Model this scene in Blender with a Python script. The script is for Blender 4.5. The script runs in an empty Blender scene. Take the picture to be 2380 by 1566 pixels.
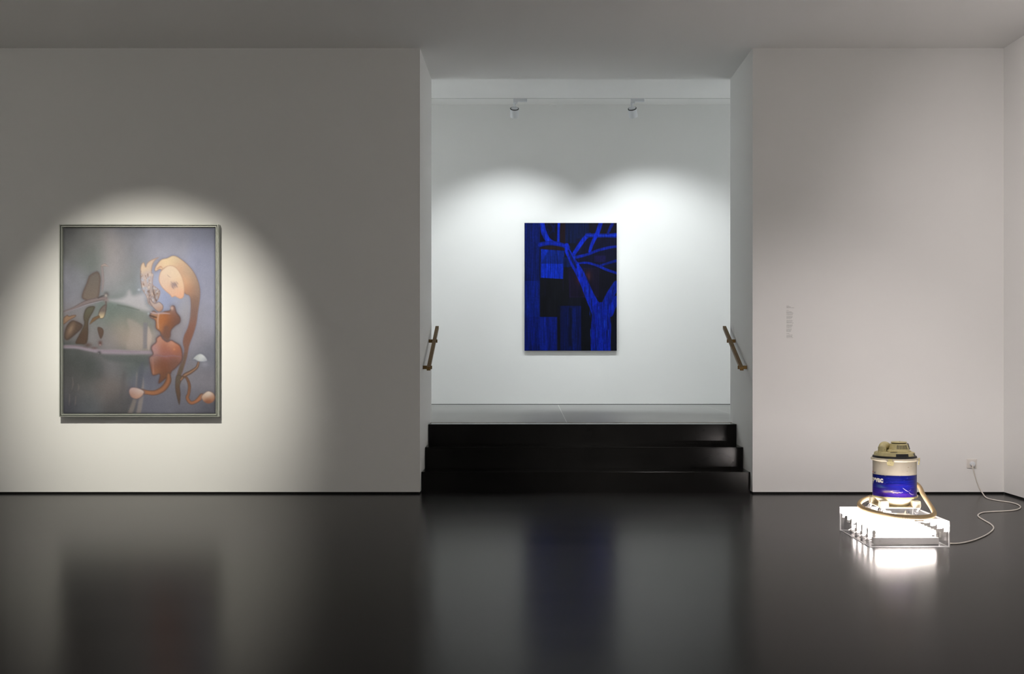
import bpy, bmesh, math, random
import numpy as np
from mathutils import Vector, Matrix

random.seed(7)
rng = np.random.default_rng(11)
scene = bpy.context.scene
col = scene.collection

# ------------------------------------------------------------------ camera
W, H = 2380, 1566
F = 2610.0                    # focal length in pixels
VX, VY = 1238.0, 820.0        # vanishing point of the depth lines
HC = 1.093                    # eye height
cam_data = bpy.data.cameras.new('camera')
cam_data.sensor_width = 36.0
cam_data.sensor_fit = 'HORIZONTAL'
cam_data.lens = F / W * 36.0
cam_data.shift_x = (W / 2 - VX) / W
cam_data.shift_y = (VY - H / 2) / W
cam_data.clip_start = 0.05
cam = bpy.data.objects.new('camera', cam_data)
cam.location = (0, 0, HC)
cam.rotation_euler = (math.pi / 2, 0, 0)
col.objects.link(cam)
scene.camera = cam


def at(px, py, d):
    """photo pixel at depth d -> world point"""
    return Vector(((px - VX) * d / F, d, HC - (py - VY) * d / F))


# ------------------------------------------------------------------ world, exposure
world = bpy.data.worlds.new('world')
scene.world = world
world.use_nodes = True
world.node_tree.nodes['Background'].inputs[0].default_value = (0.5, 0.5, 0.5, 1)
world.node_tree.nodes['Background'].inputs[1].default_value = 0.02
scene.view_settings.view_transform = 'Standard'
scene.view_settings.look = 'None'
scene.view_settings.exposure = 0.0
scene.view_settings.gamma = 1.0
scene.view_settings.use_curve_mapping = False
scene.cycles.use_denoising = True
scene.cycles.max_bounces = 12
scene.cycles.diffuse_bounces = 6
scene.cycles.glossy_bounces = 6
scene.cycles.transparent_max_bounces = 40
scene.cycles.sample_clamp_indirect = 8.0
scene.cycles.caustics_refractive = False

# lamp powers (each light sits in its own fixture further down)
POWER_PAINTING = 750.0
POWER_GALLERY = 132.0
POWER_ROOM_FILL = 590.0
TUBE_EMIT = 70.0
COL_PAINTING = (1.0, 0.955, 0.83)
COL_GALLERY = (0.93, 0.985, 1.0)
COL_ROOM = (1.0, 0.95, 0.88)
COL_TUBE = (1.0, 0.905, 0.87)
COL_VAC = (1.0, 0.905, 0.875)
POWER_SIDE_FILL = 400.0
POWER_VAC = 245.0
POWER_GFILL = 560.0
# ceiling spots of the front room, most of them added fill: (place, aim, power, colour, cone, blend, label)
ROOM_SPOTS = [
    ((-2.92, 5.5, 3.452), (-2.96, 8.7, 1.0), POWER_PAINTING, COL_PAINTING, 41.3, 1.0, 'white ceiling spotlight aimed at the framed painting'),
    ((-3.0, -1.2, 3.452), (-3.4, -3.0, 1.3), POWER_ROOM_FILL * .8, COL_ROOM, 90, 1.0, 'added fill spotlight aimed at the wall behind the viewer'),  # added out of view; its bounce lifts the room's ambient light
    ((1.2, -1.2, 3.452), (1.4, -3.0, 1.3), POWER_ROOM_FILL * 1.25, COL_ROOM, 90, 1.0, 'added fill spotlight beside the first one behind the viewer'),  # second added lamp, only there for bounce light
    ((1.5, 4.6, 3.452), (2.08, 8.7, 0.05), POWER_VAC, COL_VAC, 48, 1.0, 'white ceiling spotlight washing the wall behind the vacuum cleaner'),  # inferred lamp; its wall wash is added to replace light box glow
    ((1.0, 5.3, 3.452), (3.65, 6.6, 1.9), POWER_SIDE_FILL, COL_VAC, 95, 1.0, 'added fill spotlight aimed at the right side wall'),  # added out of view to brighten the right-hand ceiling and corner
    ((-4.2, 5.0, 3.452), (-6.5, 5.4, 1.9), POWER_SIDE_FILL, COL_ROOM, 95, 1.0, 'added fill spotlight aimed at the left side wall'),  # added out of view to brighten the left-hand ceiling by bounce
]
GALLERY_FILL_SPOTS = [
    ((-2.3, 10.9), (-3.6, 11.2, 1.9), POWER_GFILL, 'added fill spotlight aimed at the left wall of the far gallery'),  # unseen lamp added as ambient fill for the gallery
    ((3.4, 10.9), (4.6, 11.2, 1.9), POWER_GFILL * .9, 'added fill spotlight aimed at the right wall of the far gallery'),  # matching added fill on the other side, also unseen
]


# ------------------------------------------------------------------ materials
def mat(name, color, rough=0.5, metal=0.0, spec=0.5, emit=None, strength=0.0,
        noise=None, bump=None, coat=0.0):
    """noise=(scale, amount): albedo variation; bump=(scale, strength)"""
    m = bpy.data.materials.new(name)
    m.use_nodes = True
    nt = m.node_tree
    b = nt.nodes['Principled BSDF']
    b.inputs['Base Color'].default_value = (*color, 1)
    b.inputs['Roughness'].default_value = rough
    b.inputs['Metallic'].default_value = metal
    b.inputs['Specular IOR Level'].default_value = spec
    b.inputs['Coat Weight'].default_value = coat
    if emit:
        b.inputs['Emission Color'].default_value = (*emit, 1)
        b.inputs['Emission Strength'].default_value = strength
    tc = nt.nodes.new('ShaderNodeTexCoord')
    if noise:
        n = nt.nodes.new('ShaderNodeTexNoise')
        n.inputs['Scale'].default_value = noise[0]
        n.inputs['Detail'].default_value = 6
        nt.links.new(tc.outputs['Object'], n.inputs['Vector'])
        r = nt.nodes.new('ShaderNodeValToRGB')
        a = noise[1]
        r.color_ramp.elements[0].position = 0.3
        r.color_ramp.elements[1].position = 0.7
        r.color_ramp.elements[0].color = (*[max(0, c * (1 - a)) for c in color], 1)
        r.color_ramp.elements[1].color = (*[min(1, c * (1 + a)) for c in color], 1)
        nt.links.new(n.outputs['Fac'], r.inputs['Fac'])
        nt.links.new(r.outputs['Color'], b.inputs['Base Color'])
    if bump:
        n2 = nt.nodes.new('ShaderNodeTexNoise')
        n2.inputs['Scale'].default_value = bump[0]
        n2.inputs['Detail'].default_value = 4
        nt.links.new(tc.outputs['Object'], n2.inputs['Vector'])
        bp = nt.nodes.new('ShaderNodeBump')
        bp.inputs['Strength'].default_value = bump[1]
        bp.inputs['Distance'].default_value = 0.002
        nt.links.new(n2.outputs['Fac'], bp.inputs['Height'])
        nt.links.new(bp.outputs['Normal'], b.inputs['Normal'])
    return m


def srgb(r, g, b):
    f = lambda c: (c / 255 / 12.92) if c / 255 <= 0.04045 else ((c / 255 + 0.055) / 1.055) ** 2.4
    return (f(r), f(g), f(b))


M = {}
M['wall'] = mat('white_wall_paint', (0.80, 0.80, 0.79), 0.75, spec=0.25, bump=(240, 0.05))
M['ceiling'] = mat('white_ceiling_paint', (0.86, 0.855, 0.845), 0.85, spec=0.2)
M['gap'] = mat('black_shadow_gap', (0.006, 0.006, 0.006), 0.6, spec=0.2)
M['upper_floor'] = mat('grey_stone_floor', (0.30, 0.295, 0.285), 0.42, spec=0.4, noise=(1.1, 0.06))
M['joint'] = mat('pale_floor_joint', (0.62, 0.61, 0.58), 0.6)
M['steel'] = mat('blackened_steel', (0.0056, 0.0053, 0.0050), 0.17, spec=0.14, noise=(3.0, 0.35))
M['bronze'] = mat('bronze', (0.16, 0.095, 0.03), 0.42, metal=0.75, noise=(60, 0.25))
M['silver'] = mat('silver_frame', (0.46, 0.48, 0.44), 0.34, metal=0.55)
M['backing'] = mat('dark_backing', (0.02, 0.02, 0.02), 0.8)
M['lamp_white'] = mat('white_lacquer', (0.72, 0.74, 0.77), 0.45)
M['lamp_ring'] = mat('dark_lamp_ring', (0.03, 0.035, 0.035), 0.4)
M['lens'] = mat('lamp_lens', (0.8, 0.8, 0.8), 0.3, emit=(1, 1, 1), strength=8)
M['plastic'] = mat('white_plastic', (0.72, 0.70, 0.66), 0.4)
M['outlet'] = mat('outlet_plastic', (0.74, 0.71, 0.67), 0.35)
M['plug'] = mat('plug_plastic', (0.70, 0.73, 0.76), 0.35)
M['cable'] = mat('cable_sheath', (0.72, 0.68, 0.62), 0.45)
M['vinyl'] = mat('grey_vinyl_letters', (0.17, 0.165, 0.16), 0.6)
M['batten'] = mat('batten_enamel', (0.66, 0.64, 0.63), 0.4)
M['holder'] = mat('lampholder_plastic', (0.52, 0.50, 0.47), 0.45)
M['wire'] = mat('grey_wire', (0.36, 0.34, 0.32), 0.5)
M['tube'] = mat('lit_tube', (0.9, 0.9, 0.9), 0.4, emit=COL_TUBE, strength=TUBE_EMIT)
M['tube_cap'] = mat('tube_cap', (0.6, 0.6, 0.6), 0.3, metal=0.6)
M['cream'] = mat('aged_cream_plastic', (0.66, 0.60, 0.47), 0.45, noise=(26, 0.10))
M['olive'] = mat('yellowed_plastic', (0.52, 0.46, 0.24), 0.5, noise=(30, 0.16))
M['drum'] = mat('aged_cream_drum', (0.50, 0.46, 0.37), 0.4, noise=(14, 0.07))
def speckle(m, color, scale, lo, hi):
    """brown rust and dirt specks over a plain colour"""
    nt = m.node_tree
    b = nt.nodes['Principled BSDF']
    src = b.inputs['Base Color'].links[0].from_socket
    tc = nt.nodes.new('ShaderNodeTexCoord')
    n = nt.nodes.new('ShaderNodeTexNoise')
    n.inputs['Scale'].default_value = scale
    n.inputs['Detail'].default_value = 5
    nt.links.new(tc.outputs['Object'], n.inputs['Vector'])
    r = nt.nodes.new('ShaderNodeMapRange')
    r.inputs['From Min'].default_value = lo
    r.inputs['From Max'].default_value = hi
    nt.links.new(n.outputs['Fac'], r.inputs['Value'])
    mx = nt.nodes.new('ShaderNodeMix')
    mx.data_type = 'RGBA'
    nt.links.new(r.outputs['Result'], mx.inputs[0])
    nt.links.new(src, mx.inputs[6])
    mx.inputs[7].default_value = (*color, 1)
    nt.links.new(mx.outputs[2], b.inputs['Base Color'])


speckle(M['drum'], (0.20, 0.10, 0.04), 55, 0.66, 0.74)
speckle(M['olive'], (0.16, 0.12, 0.05), 70, 0.64, 0.74)
M['recess'] = mat('shadowed_recess', (0.10, 0.085, 0.045), 0.6)
M['gasket'] = mat('black_rubber', (0.012, 0.013, 0.015), 0.45)
M['slot'] = mat('dark_vent', (0.03, 0.027, 0.018), 0.7)
M['hose'] = mat('beige_hose', (0.42, 0.31, 0.17), 0.45, noise=(9, 0.10))
M['tyre'] = mat('grey_caster_tyre', (0.03, 0.03, 0.032), 0.55)
M['hub'] = mat('dark_hub', (0.02, 0.02, 0.02), 0.5)
M['print_white'] = mat('white_print', (0.72, 0.69, 0.60), 0.4)
M['print_blue'] = mat('dark_blue_print', (0.02, 0.025, 0.15), 0.4)
M['print_red'] = mat('red_print', (0.6, 0.08, 0.06), 0.4)


def floor_material():
    """dark sealed floor: matt charcoal under a soft sheen that gathers at shallow angles"""
    m = bpy.data.materials.new('polished_charcoal_floor')
    m.use_nodes = True
    nt = m.node_tree
    nt.nodes.remove(nt.nodes['Principled BSDF'])
    df = nt.nodes.new('ShaderNodeBsdfDiffuse')
    gl = nt.nodes.new('ShaderNodeBsdfGlossy')
    gl.inputs['Color'].default_value = (0.96, 0.95, 0.94, 1)
    tc = nt.nodes.new('ShaderNodeTexCoord')
    mp = nt.nodes.new('ShaderNodeMapping')
    mp.inputs['Scale'].default_value = (0.5, 3.0, 1)
    nt.links.new(tc.outputs['Object'], mp.inputs['Vector'])
    n = nt.nodes.new('ShaderNodeTexNoise')
    n.inputs['Scale'].default_value = 1.3
    n.inputs['Detail'].default_value = 8
    nt.links.new(mp.outputs['Vector'], n.inputs['Vector'])
    r = nt.nodes.new('ShaderNodeMapRange')
    r.inputs['From Min'].default_value = 0.3
    r.inputs['From Max'].default_value = 0.7
    r.inputs['To Min'].default_value = 0.20
    r.inputs['To Max'].default_value = 0.212
    nt.links.new(n.outputs['Fac'], r.inputs['Value'])
    nt.links.new(r.outputs['Result'], gl.inputs['Roughness'])
    cr = nt.nodes.new('ShaderNodeValToRGB')
    cr.color_ramp.elements[0].position = 0.3
    cr.color_ramp.elements[1].position = 0.7
    cr.color_ramp.elements[0].color = (0.0165, 0.016, 0.0165, 1)
    cr.color_ramp.elements[1].color = (0.020, 0.0195, 0.020, 1)
    nt.links.new(n.outputs['Fac'], cr.inputs['Fac'])
    nt.links.new(cr.outputs['Color'], df.inputs['Color'])
    lw = nt.nodes.new('ShaderNodeLayerWeight')
    lw.inputs['Blend'].default_value = 0.5
    pw = nt.nodes.new('ShaderNodeMath'); pw.operation = 'POWER'; pw.inputs[1].default_value = 8.5
    nt.links.new(lw.outputs['Facing'], pw.inputs[0])
    ml = nt.nodes.new('ShaderNodeMath'); ml.operation = 'MULTIPLY_ADD'; ml.inputs[1].default_value = 0.88; ml.inputs[2].default_value = 0.012
    nt.links.new(pw.outputs[0], ml.inputs[0])
    mx = nt.nodes.new('ShaderNodeMixShader')
    nt.links.new(ml.outputs[0], mx.inputs[0])
    nt.links.new(df.outputs[0], mx.inputs[1])
    nt.links.new(gl.outputs[0], mx.inputs[2])
    nt.links.new(mx.outputs[0], nt.nodes['Material Output'].inputs['Surface'])
    return m


M['floor'] = floor_material()


def acrylic_material(name, tint, edge=0.0):
    """clear sheet: see-through with a Fresnel mirror on top; edge adds a milky scatter"""
    m = bpy.data.materials.new(name)
    m.use_nodes = True
    nt = m.node_tree
    nt.nodes.remove(nt.nodes['Principled BSDF'])
    out = nt.nodes['Material Output']
    tr = nt.nodes.new('ShaderNodeBsdfTransparent')
    tr.inputs[0].default_value = (*tint, 1)
    gl = nt.nodes.new('ShaderNodeBsdfGlossy')
    gl.inputs['Roughness'].default_value = 0.01
    gl.inputs['Color'].default_value = (0.95, 0.95, 0.95, 1)
    fr = nt.nodes.new('ShaderNodeFresnel')
    fr.inputs['IOR'].default_value = 1.49
    geo = nt.nodes.new('ShaderNodeNewGeometry')
    # the fresnel of a thin sheet is the same from both sides
    lw = nt.nodes.new('ShaderNodeLayerWeight')
    lw.inputs['Blend'].default_value = 0.2
    mul = nt.nodes.new('ShaderNodeMath')
    mul.operation = 'POWER'
    mul.inputs[1].default_value = 2.2
    nt.links.new(lw.outputs['Facing'], mul.inputs[0])
    mr = nt.nodes.new('ShaderNodeMapRange')
    mr.inputs['To Min'].default_value = 0.045
    mr.inputs['To Max'].default_value = 0.75
    nt.links.new(mul.outputs[0], mr.inputs['Value'])
    mix = nt.nodes.new('ShaderNodeMixShader')
    nt.links.new(mr.outputs['Result'], mix.inputs[0])
    nt.links.new(tr.outputs[0], mix.inputs[1])
    nt.links.new(gl.outputs[0], mix.inputs[2])
    last = mix
    if edge:
        df = nt.nodes.new('ShaderNodeBsdfDiffuse')
        df.inputs[0].default_value = (0.85, 0.85, 0.85, 1)
        tl = nt.nodes.new('ShaderNodeBsdfTranslucent')
        tl.inputs[0].default_value = (0.85, 0.85, 0.85, 1)
        m1 = nt.nodes.new('ShaderNodeMixShader')
        m1.inputs[0].default_value = 0.5
        nt.links.new(df.outputs[0], m1.inputs[1])
        nt.links.new(tl.outputs[0], m1.inputs[2])
        m2 = nt.nodes.new('ShaderNodeMixShader')
        m2.inputs[0].default_value = edge
        nt.links.new(mix.outputs[0], m2.inputs[1])
        nt.links.new(m1.outputs[0], m2.inputs[2])
        last = m2
    nt.links.new(last.outputs[0], out.inputs['Surface'])
    return m


M['acrylic'] = acrylic_material('clear_acrylic', (0.985, 0.988, 0.99))
M['acrylic_edge'] = acrylic_material('acrylic_cut_edge', (0.93, 0.94, 0.95), edge=0.55)


def vcol_material(name, rough, bump=0.0, spec=0.4):
    m = bpy.data.materials.new(name)
    m.use_nodes = True
    nt = m.node_tree
    b = nt.nodes['Principled BSDF']
    a = nt.nodes.new('ShaderNodeAttribute')
    a.attribute_name = 'paint'
    nt.links.new(a.outputs['Color'], b.inputs['Base Color'])
    b.inputs['Roughness'].default_value = rough
    b.inputs['Specular IOR Level'].default_value = spec
    if bump:
        tc = nt.nodes.new('ShaderNodeTexCoord')
        n = nt.nodes.new('ShaderNodeTexNoise')
        n.inputs['Scale'].default_value = 300
        nt.links.new(tc.outputs['Object'], n.inputs['Vector'])
        bp = nt.nodes.new('ShaderNodeBump')
        bp.inputs['Strength'].default_value = bump
        bp.inputs['Distance'].default_value = 0.001
        nt.links.new(n.outputs['Fac'], bp.inputs['Height'])
        nt.links.new(bp.outputs['Normal'], b.inputs['Normal'])
    return m


M['oil'] = vcol_material('oil_on_canvas', 0.55, 0.12, 0.3)
M['blue_oil'] = vcol_material('matte_paint_on_canvas', 0.75, 0.12, 0.12)
M['label_print'] = vcol_material('printed_label', 0.32, 0, 0.4)


# ------------------------------------------------------------------ mesh helpers
def tag(o, label=None, category=None, group=None, kind=None):
    if label: o['label'] = label
    if category: o['category'] = category
    if group: o['group'] = group
    if kind: o['kind'] = kind
    return o


def empty(name, loc=(0, 0, 0), rz=0.0):
    o = bpy.data.objects.new(name, None)
    o.empty_display_size = 0.1
    o.location = loc
    o.rotation_euler = (0, 0, rz)
    col.objects.link(o)
    return o


def obj(name, bm, material, parent=None, smooth=False, loc=None):
    me = bpy.data.meshes.new(name)
    bmesh.ops.recalc_face_normals(bm, faces=bm.faces[:])
    bm.to_mesh(me)
    bm.free()
    mats = material if isinstance(material, (list, tuple)) else [material]
    for k in mats:
        me.materials.append(M[k])
    if smooth:
        for p in me.polygons:
            p.use_smooth = True
        me.set_sharp_from_angle(angle=math.radians(40))
    o = bpy.data.objects.new(name, me)
    col.objects.link(o)
    if parent: o.parent = parent
    if loc is not None: o.location = loc
    return o


def box(bm, x0, x1, y0, y1, z0, z1, bevel=0.0):
    v = [bm.verts.new(p) for p in ((x0, y0, z0), (x1, y0, z0), (x1, y1, z0), (x0, y1, z0),
                                   (x0, y0, z1), (x1, y0, z1), (x1, y1, z1), (x0, y1, z1))]
    fs = [bm.faces.new([v[i] for i in f]) for f in ((0, 3, 2, 1), (4, 5, 6, 7), (0, 1, 5, 4),
                                                    (1, 2, 6, 5), (2, 3, 7, 6), (3, 0, 4, 7))]
    if bevel:
        es = list({e for f in fs for e in f.edges})
        bmesh.ops.bevel(bm, geom=es, offset=bevel, segments=2, affect='EDGES', profile=0.5)
    return bm


def bx(x0, x1, y0, y1, z0, z1, bevel=0.0):
    return box(bmesh.new(), x0, x1, y0, y1, z0, z1, bevel)


def lathe(profile, seg=48, a0=0.0, a1=2 * math.pi, cx=0.0, cy=0.0, bm=None):
    """profile [(r, z)], full or partial turn; angle 0 faces -Y, positive towards +X"""
    bm = bm or bmesh.new()
    full = abs(a1 - a0 - 2 * math.pi) < 1e-6
    n = seg if full else seg + 1
    rings = []
    for r, z in profile:
        if r < 1e-6:
            v = bm.verts.new((cx, cy, z))
            rings.append([v] * n)
        else:
            rings.append([bm.verts.new((cx + r * math.sin(a0 + (a1 - a0) * i / seg),
                                        cy - r * math.cos(a0 + (a1 - a0) * i / seg), z)) for i in range(n)])
    for k in range(len(rings) - 1):
        A, B = rings[k], rings[k + 1]
        for i in range(seg):
            j = (i + 1) % n
            vs = []
            for v in (A[i], A[j], B[j], B[i]):
                if v not in vs: vs.append(v)
            if len(vs) > 2:
                try: bm.faces.new(vs)
                except ValueError: pass
    return bm


def sector(r0, r1, z0, z1, a0, a1, seg=16, cx=0, cy=0, bm=None, r1top=None):
    """closed ring sector"""
    bm = bm or bmesh.new()
    r1top = r1top or r1
    cols = []
    for i in range(seg + 1):
        a = a0 + (a1 - a0) * i / seg
        s, c = math.sin(a), -math.cos(a)
        cols.append([bm.verts.new((cx + r * s, cy + r * c, z)) for r, z in
                     ((r0, z0), (r1, z0), (r1top, z1), (r0, z1))])
    for i in range(seg):
        for k in range(4):
            bm.faces.new((cols[i][k], cols[i][(k + 1) % 4], cols[i + 1][(k + 1) % 4], cols[i + 1][k]))
    bm.faces.new(cols[0])
    bm.faces.new(cols[-1][::-1])
    return bm


def catmull(pts, n=10):
    P = [Vector(p) for p in pts]
    P = [P[0] * 2 - P[1]] + P + [P[-1] * 2 - P[-2]]
    out = []
    for i in range(1, len(P) - 2):
        for k in range(n):
            t = k / n
            a, b, c, d = P[i - 1], P[i], P[i + 1], P[i + 2]
            out.append(0.5 * ((2 * b) + (c - a) * t + (2 * a - 5 * b + 4 * c - d) * t * t + (3 * b - a - 3 * c + d) * t ** 3))
    out.append(P[-2])
    return out


def resample(pts, step):
    out = [pts[0].copy()]
    acc = 0.0
    for a, b in zip(pts[:-1], pts[1:]):
        L = (b - a).length
        if L < 1e-9: continue
        t = step - acc
        while t <= L:
            out.append(a.lerp(b, t / L))
            t += step
        acc = (acc + L) % step if True else 0
        acc = L - (t - step)
    if (out[-1] - pts[-1]).length > step * 0.3: out.append(pts[-1].copy())
    return out


def tube(pts, radius, seg=10, bm=None, cap=True):
    """radius: number or list"""
    bm = bm or bmesh.new()
    n = len(pts)
    up = Vector((0, 0, 1))
    prev = None
    rings = []
    for i, p in enumerate(pts):
        t = (pts[min(i + 1, n - 1)] - pts[max(i - 1, 0)]).normalized()
        if prev is None:
            u = t.cross(up)
            if u.length < 1e-3: u = t.cross(Vector((1, 0, 0)))
        else:
            u = prev - t * prev.dot(t)
        u.normalize()
        prev = u
        w = t.cross(u)
        r = radius[i] if isinstance(radius, (list, tuple)) else radius
        rings.append([bm.verts.new(p + (u * math.cos(2 * math.pi * k / seg) + w * math.sin(2 * math.pi * k / seg)) * r)
                      for k in range(seg)])
    for a, b in zip(rings[:-1], rings[1:]):
        for k in range(seg):
            bm.faces.new((a[k], a[(k + 1) % seg], b[(k + 1) % seg], b[k]))
    if cap:
        bm.faces.new(rings[0][::-1])
        bm.faces.new(rings[-1])
    return bm


def struct(name, bm, material, **k):
    return tag(obj(name, bm, material, **k), kind='structure')


# ------------------------------------------------------------------ the rooms
YW = 8.70                # big white wall
YE = 9.683               # far end of the opening
XL, XR = -0.873, 1.704   # opening
XA, XB = -6.5, 3.65      # main room
YB = -3.0
ZC = 3.453               # main ceiling
ZU = 0.498               # upper floor
YF = 12.94               # gallery far wall
GA, GB = -3.6, 4.6       # gallery sides
ZG, ZG2 = 3.679, 3.953   # gallery ceiling, raised strip by the far wall
YT = 11.44               # lighting track
GAP = 0.016

def L(o, label):
    o['label'] = label
    return o

L(struct('floor', bx(XA, XB, YB, YW + 0.1, -0.1, 0.0), 'floor'), 'polished charcoal floor with soft reflections')
L(struct('ceiling', bx(XA - .2, XB + .95, YB - .2, YE, ZC, ZC + 0.75), 'ceiling'), 'plain grey white ceiling of the front room')
L(struct('wall_back_left', bx(XA, XL, YW, YE, GAP, ZC), 'wall'), 'white wall carrying the framed painting')
L(struct('wall_back_right', bx(XR, XB + .9, YW, YE, GAP, ZC), 'wall'), 'white wall with the small wall text')
L(struct('wall_right', bx(XB, XB + .2, YB, YW, GAP, ZC), 'wall'), 'white side wall in the corner by the power outlet')
L(struct('wall_left', bx(XA - .2, XA, YB, YW + .2, 0, ZC), 'wall'), 'white side wall of the front room')
L(struct('wall_front', bx(XA, XB, YB - .2, YB, 0, ZC), 'wall'), 'white wall behind the viewer')
L(struct('baseboard_back_left', bx(XA, XL - .008, YW + .010, YW + .3, 0, GAP), 'gap'), 'black recessed gap under the wall with the framed painting')
L(struct('baseboard_back_right', bx(XR + .008, XB, YW + .010, YW + .3, 0, GAP), 'gap'), 'black recessed gap under the wall with the wall text')
L(struct('baseboard_right', bx(XB + .010, XB + .15, YB, YW, 0, GAP), 'gap'), 'black recessed gap under the side wall by the outlet')

# gallery beyond the steps
L(struct('wall_far', bx(GA, GB, YF, YF + .2, ZU + .006, ZG2 + .1), 'wall'), 'white far wall carrying the blue painting')
L(struct('baseboard_far', bx(GA, GB, YF + .004, YF + .15, ZU, ZU + .006), 'gap'), 'thin dark gap under the far wall')
L(struct('wall_far_left', bx(GA - .2, GA, YE, YF + .2, ZU, ZG2 + .1), 'wall'), 'white left wall of the far gallery')
L(struct('wall_far_right', bx(GB, GB + .2, YE, YF + .2, ZU, ZG2 + .1), 'wall'), 'white right wall of the far gallery')
uf = empty('floor_upper', (0, YE, ZU))
tag(uf, 'grey stone floor of the far gallery above the steps', kind='structure')
xs = [GA, -2.0, 0.292, 1.94, GB]
JW = 0.0035
for a, b in zip(xs[:-1], xs[1:]):
    obj('slab', bx(a + JW, b - JW, -0.105, YF - YE, -0.12, 0.0), 'upper_floor', uf)
for x in xs[1:-1]:
    obj('joint', bx(x - JW, x + JW, -0.105, YF - YE, -0.12, -0.0006), 'joint', uf)
L(struct('ceiling_upper', bx(GA, GB, YE, YT - .028, ZG, ZG + .3), 'ceiling'), 'white ceiling of the far gallery before the lighting track')
L(struct('ceiling_strip', bx(GA, GB, YT, YF, ZG2, ZG2 + .2), 'ceiling'), 'raised white ceiling strip between track and far wall')

# steps
st = empty('stairs', (0, YW, 0))
tag(st, 'three black steel steps in the wide opening', kind='structure')
yst = [8.783, 9.076, 9.372, 9.575]
zst = [0.1625, 0.331, ZU]
for k in range(3):
    s = empty('step')
    s.parent = st
    z0 = 0.0 if k == 0 else zst[k - 1]
    g = 0.004
    obj('riser', bx(XL + g, XR - g, yst[k] - YW, yst[k] - YW + 0.012, z0, zst[k] - 0.008), 'steel', s)
    obj('tread', bx(XL + g, XR - g, yst[k] - YW - 0.003, yst[k + 1] - YW + (0.012 if k < 2 else 0.0), zst[k] - 0.008, zst[k], 0.0015), 'steel', s)
obj('threshold_strip', bx(XL + .004, XR - .004, 9.5755 - YW, 9.5775 - YW, ZU - .05, ZU + .002), 'bronze', st)


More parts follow.
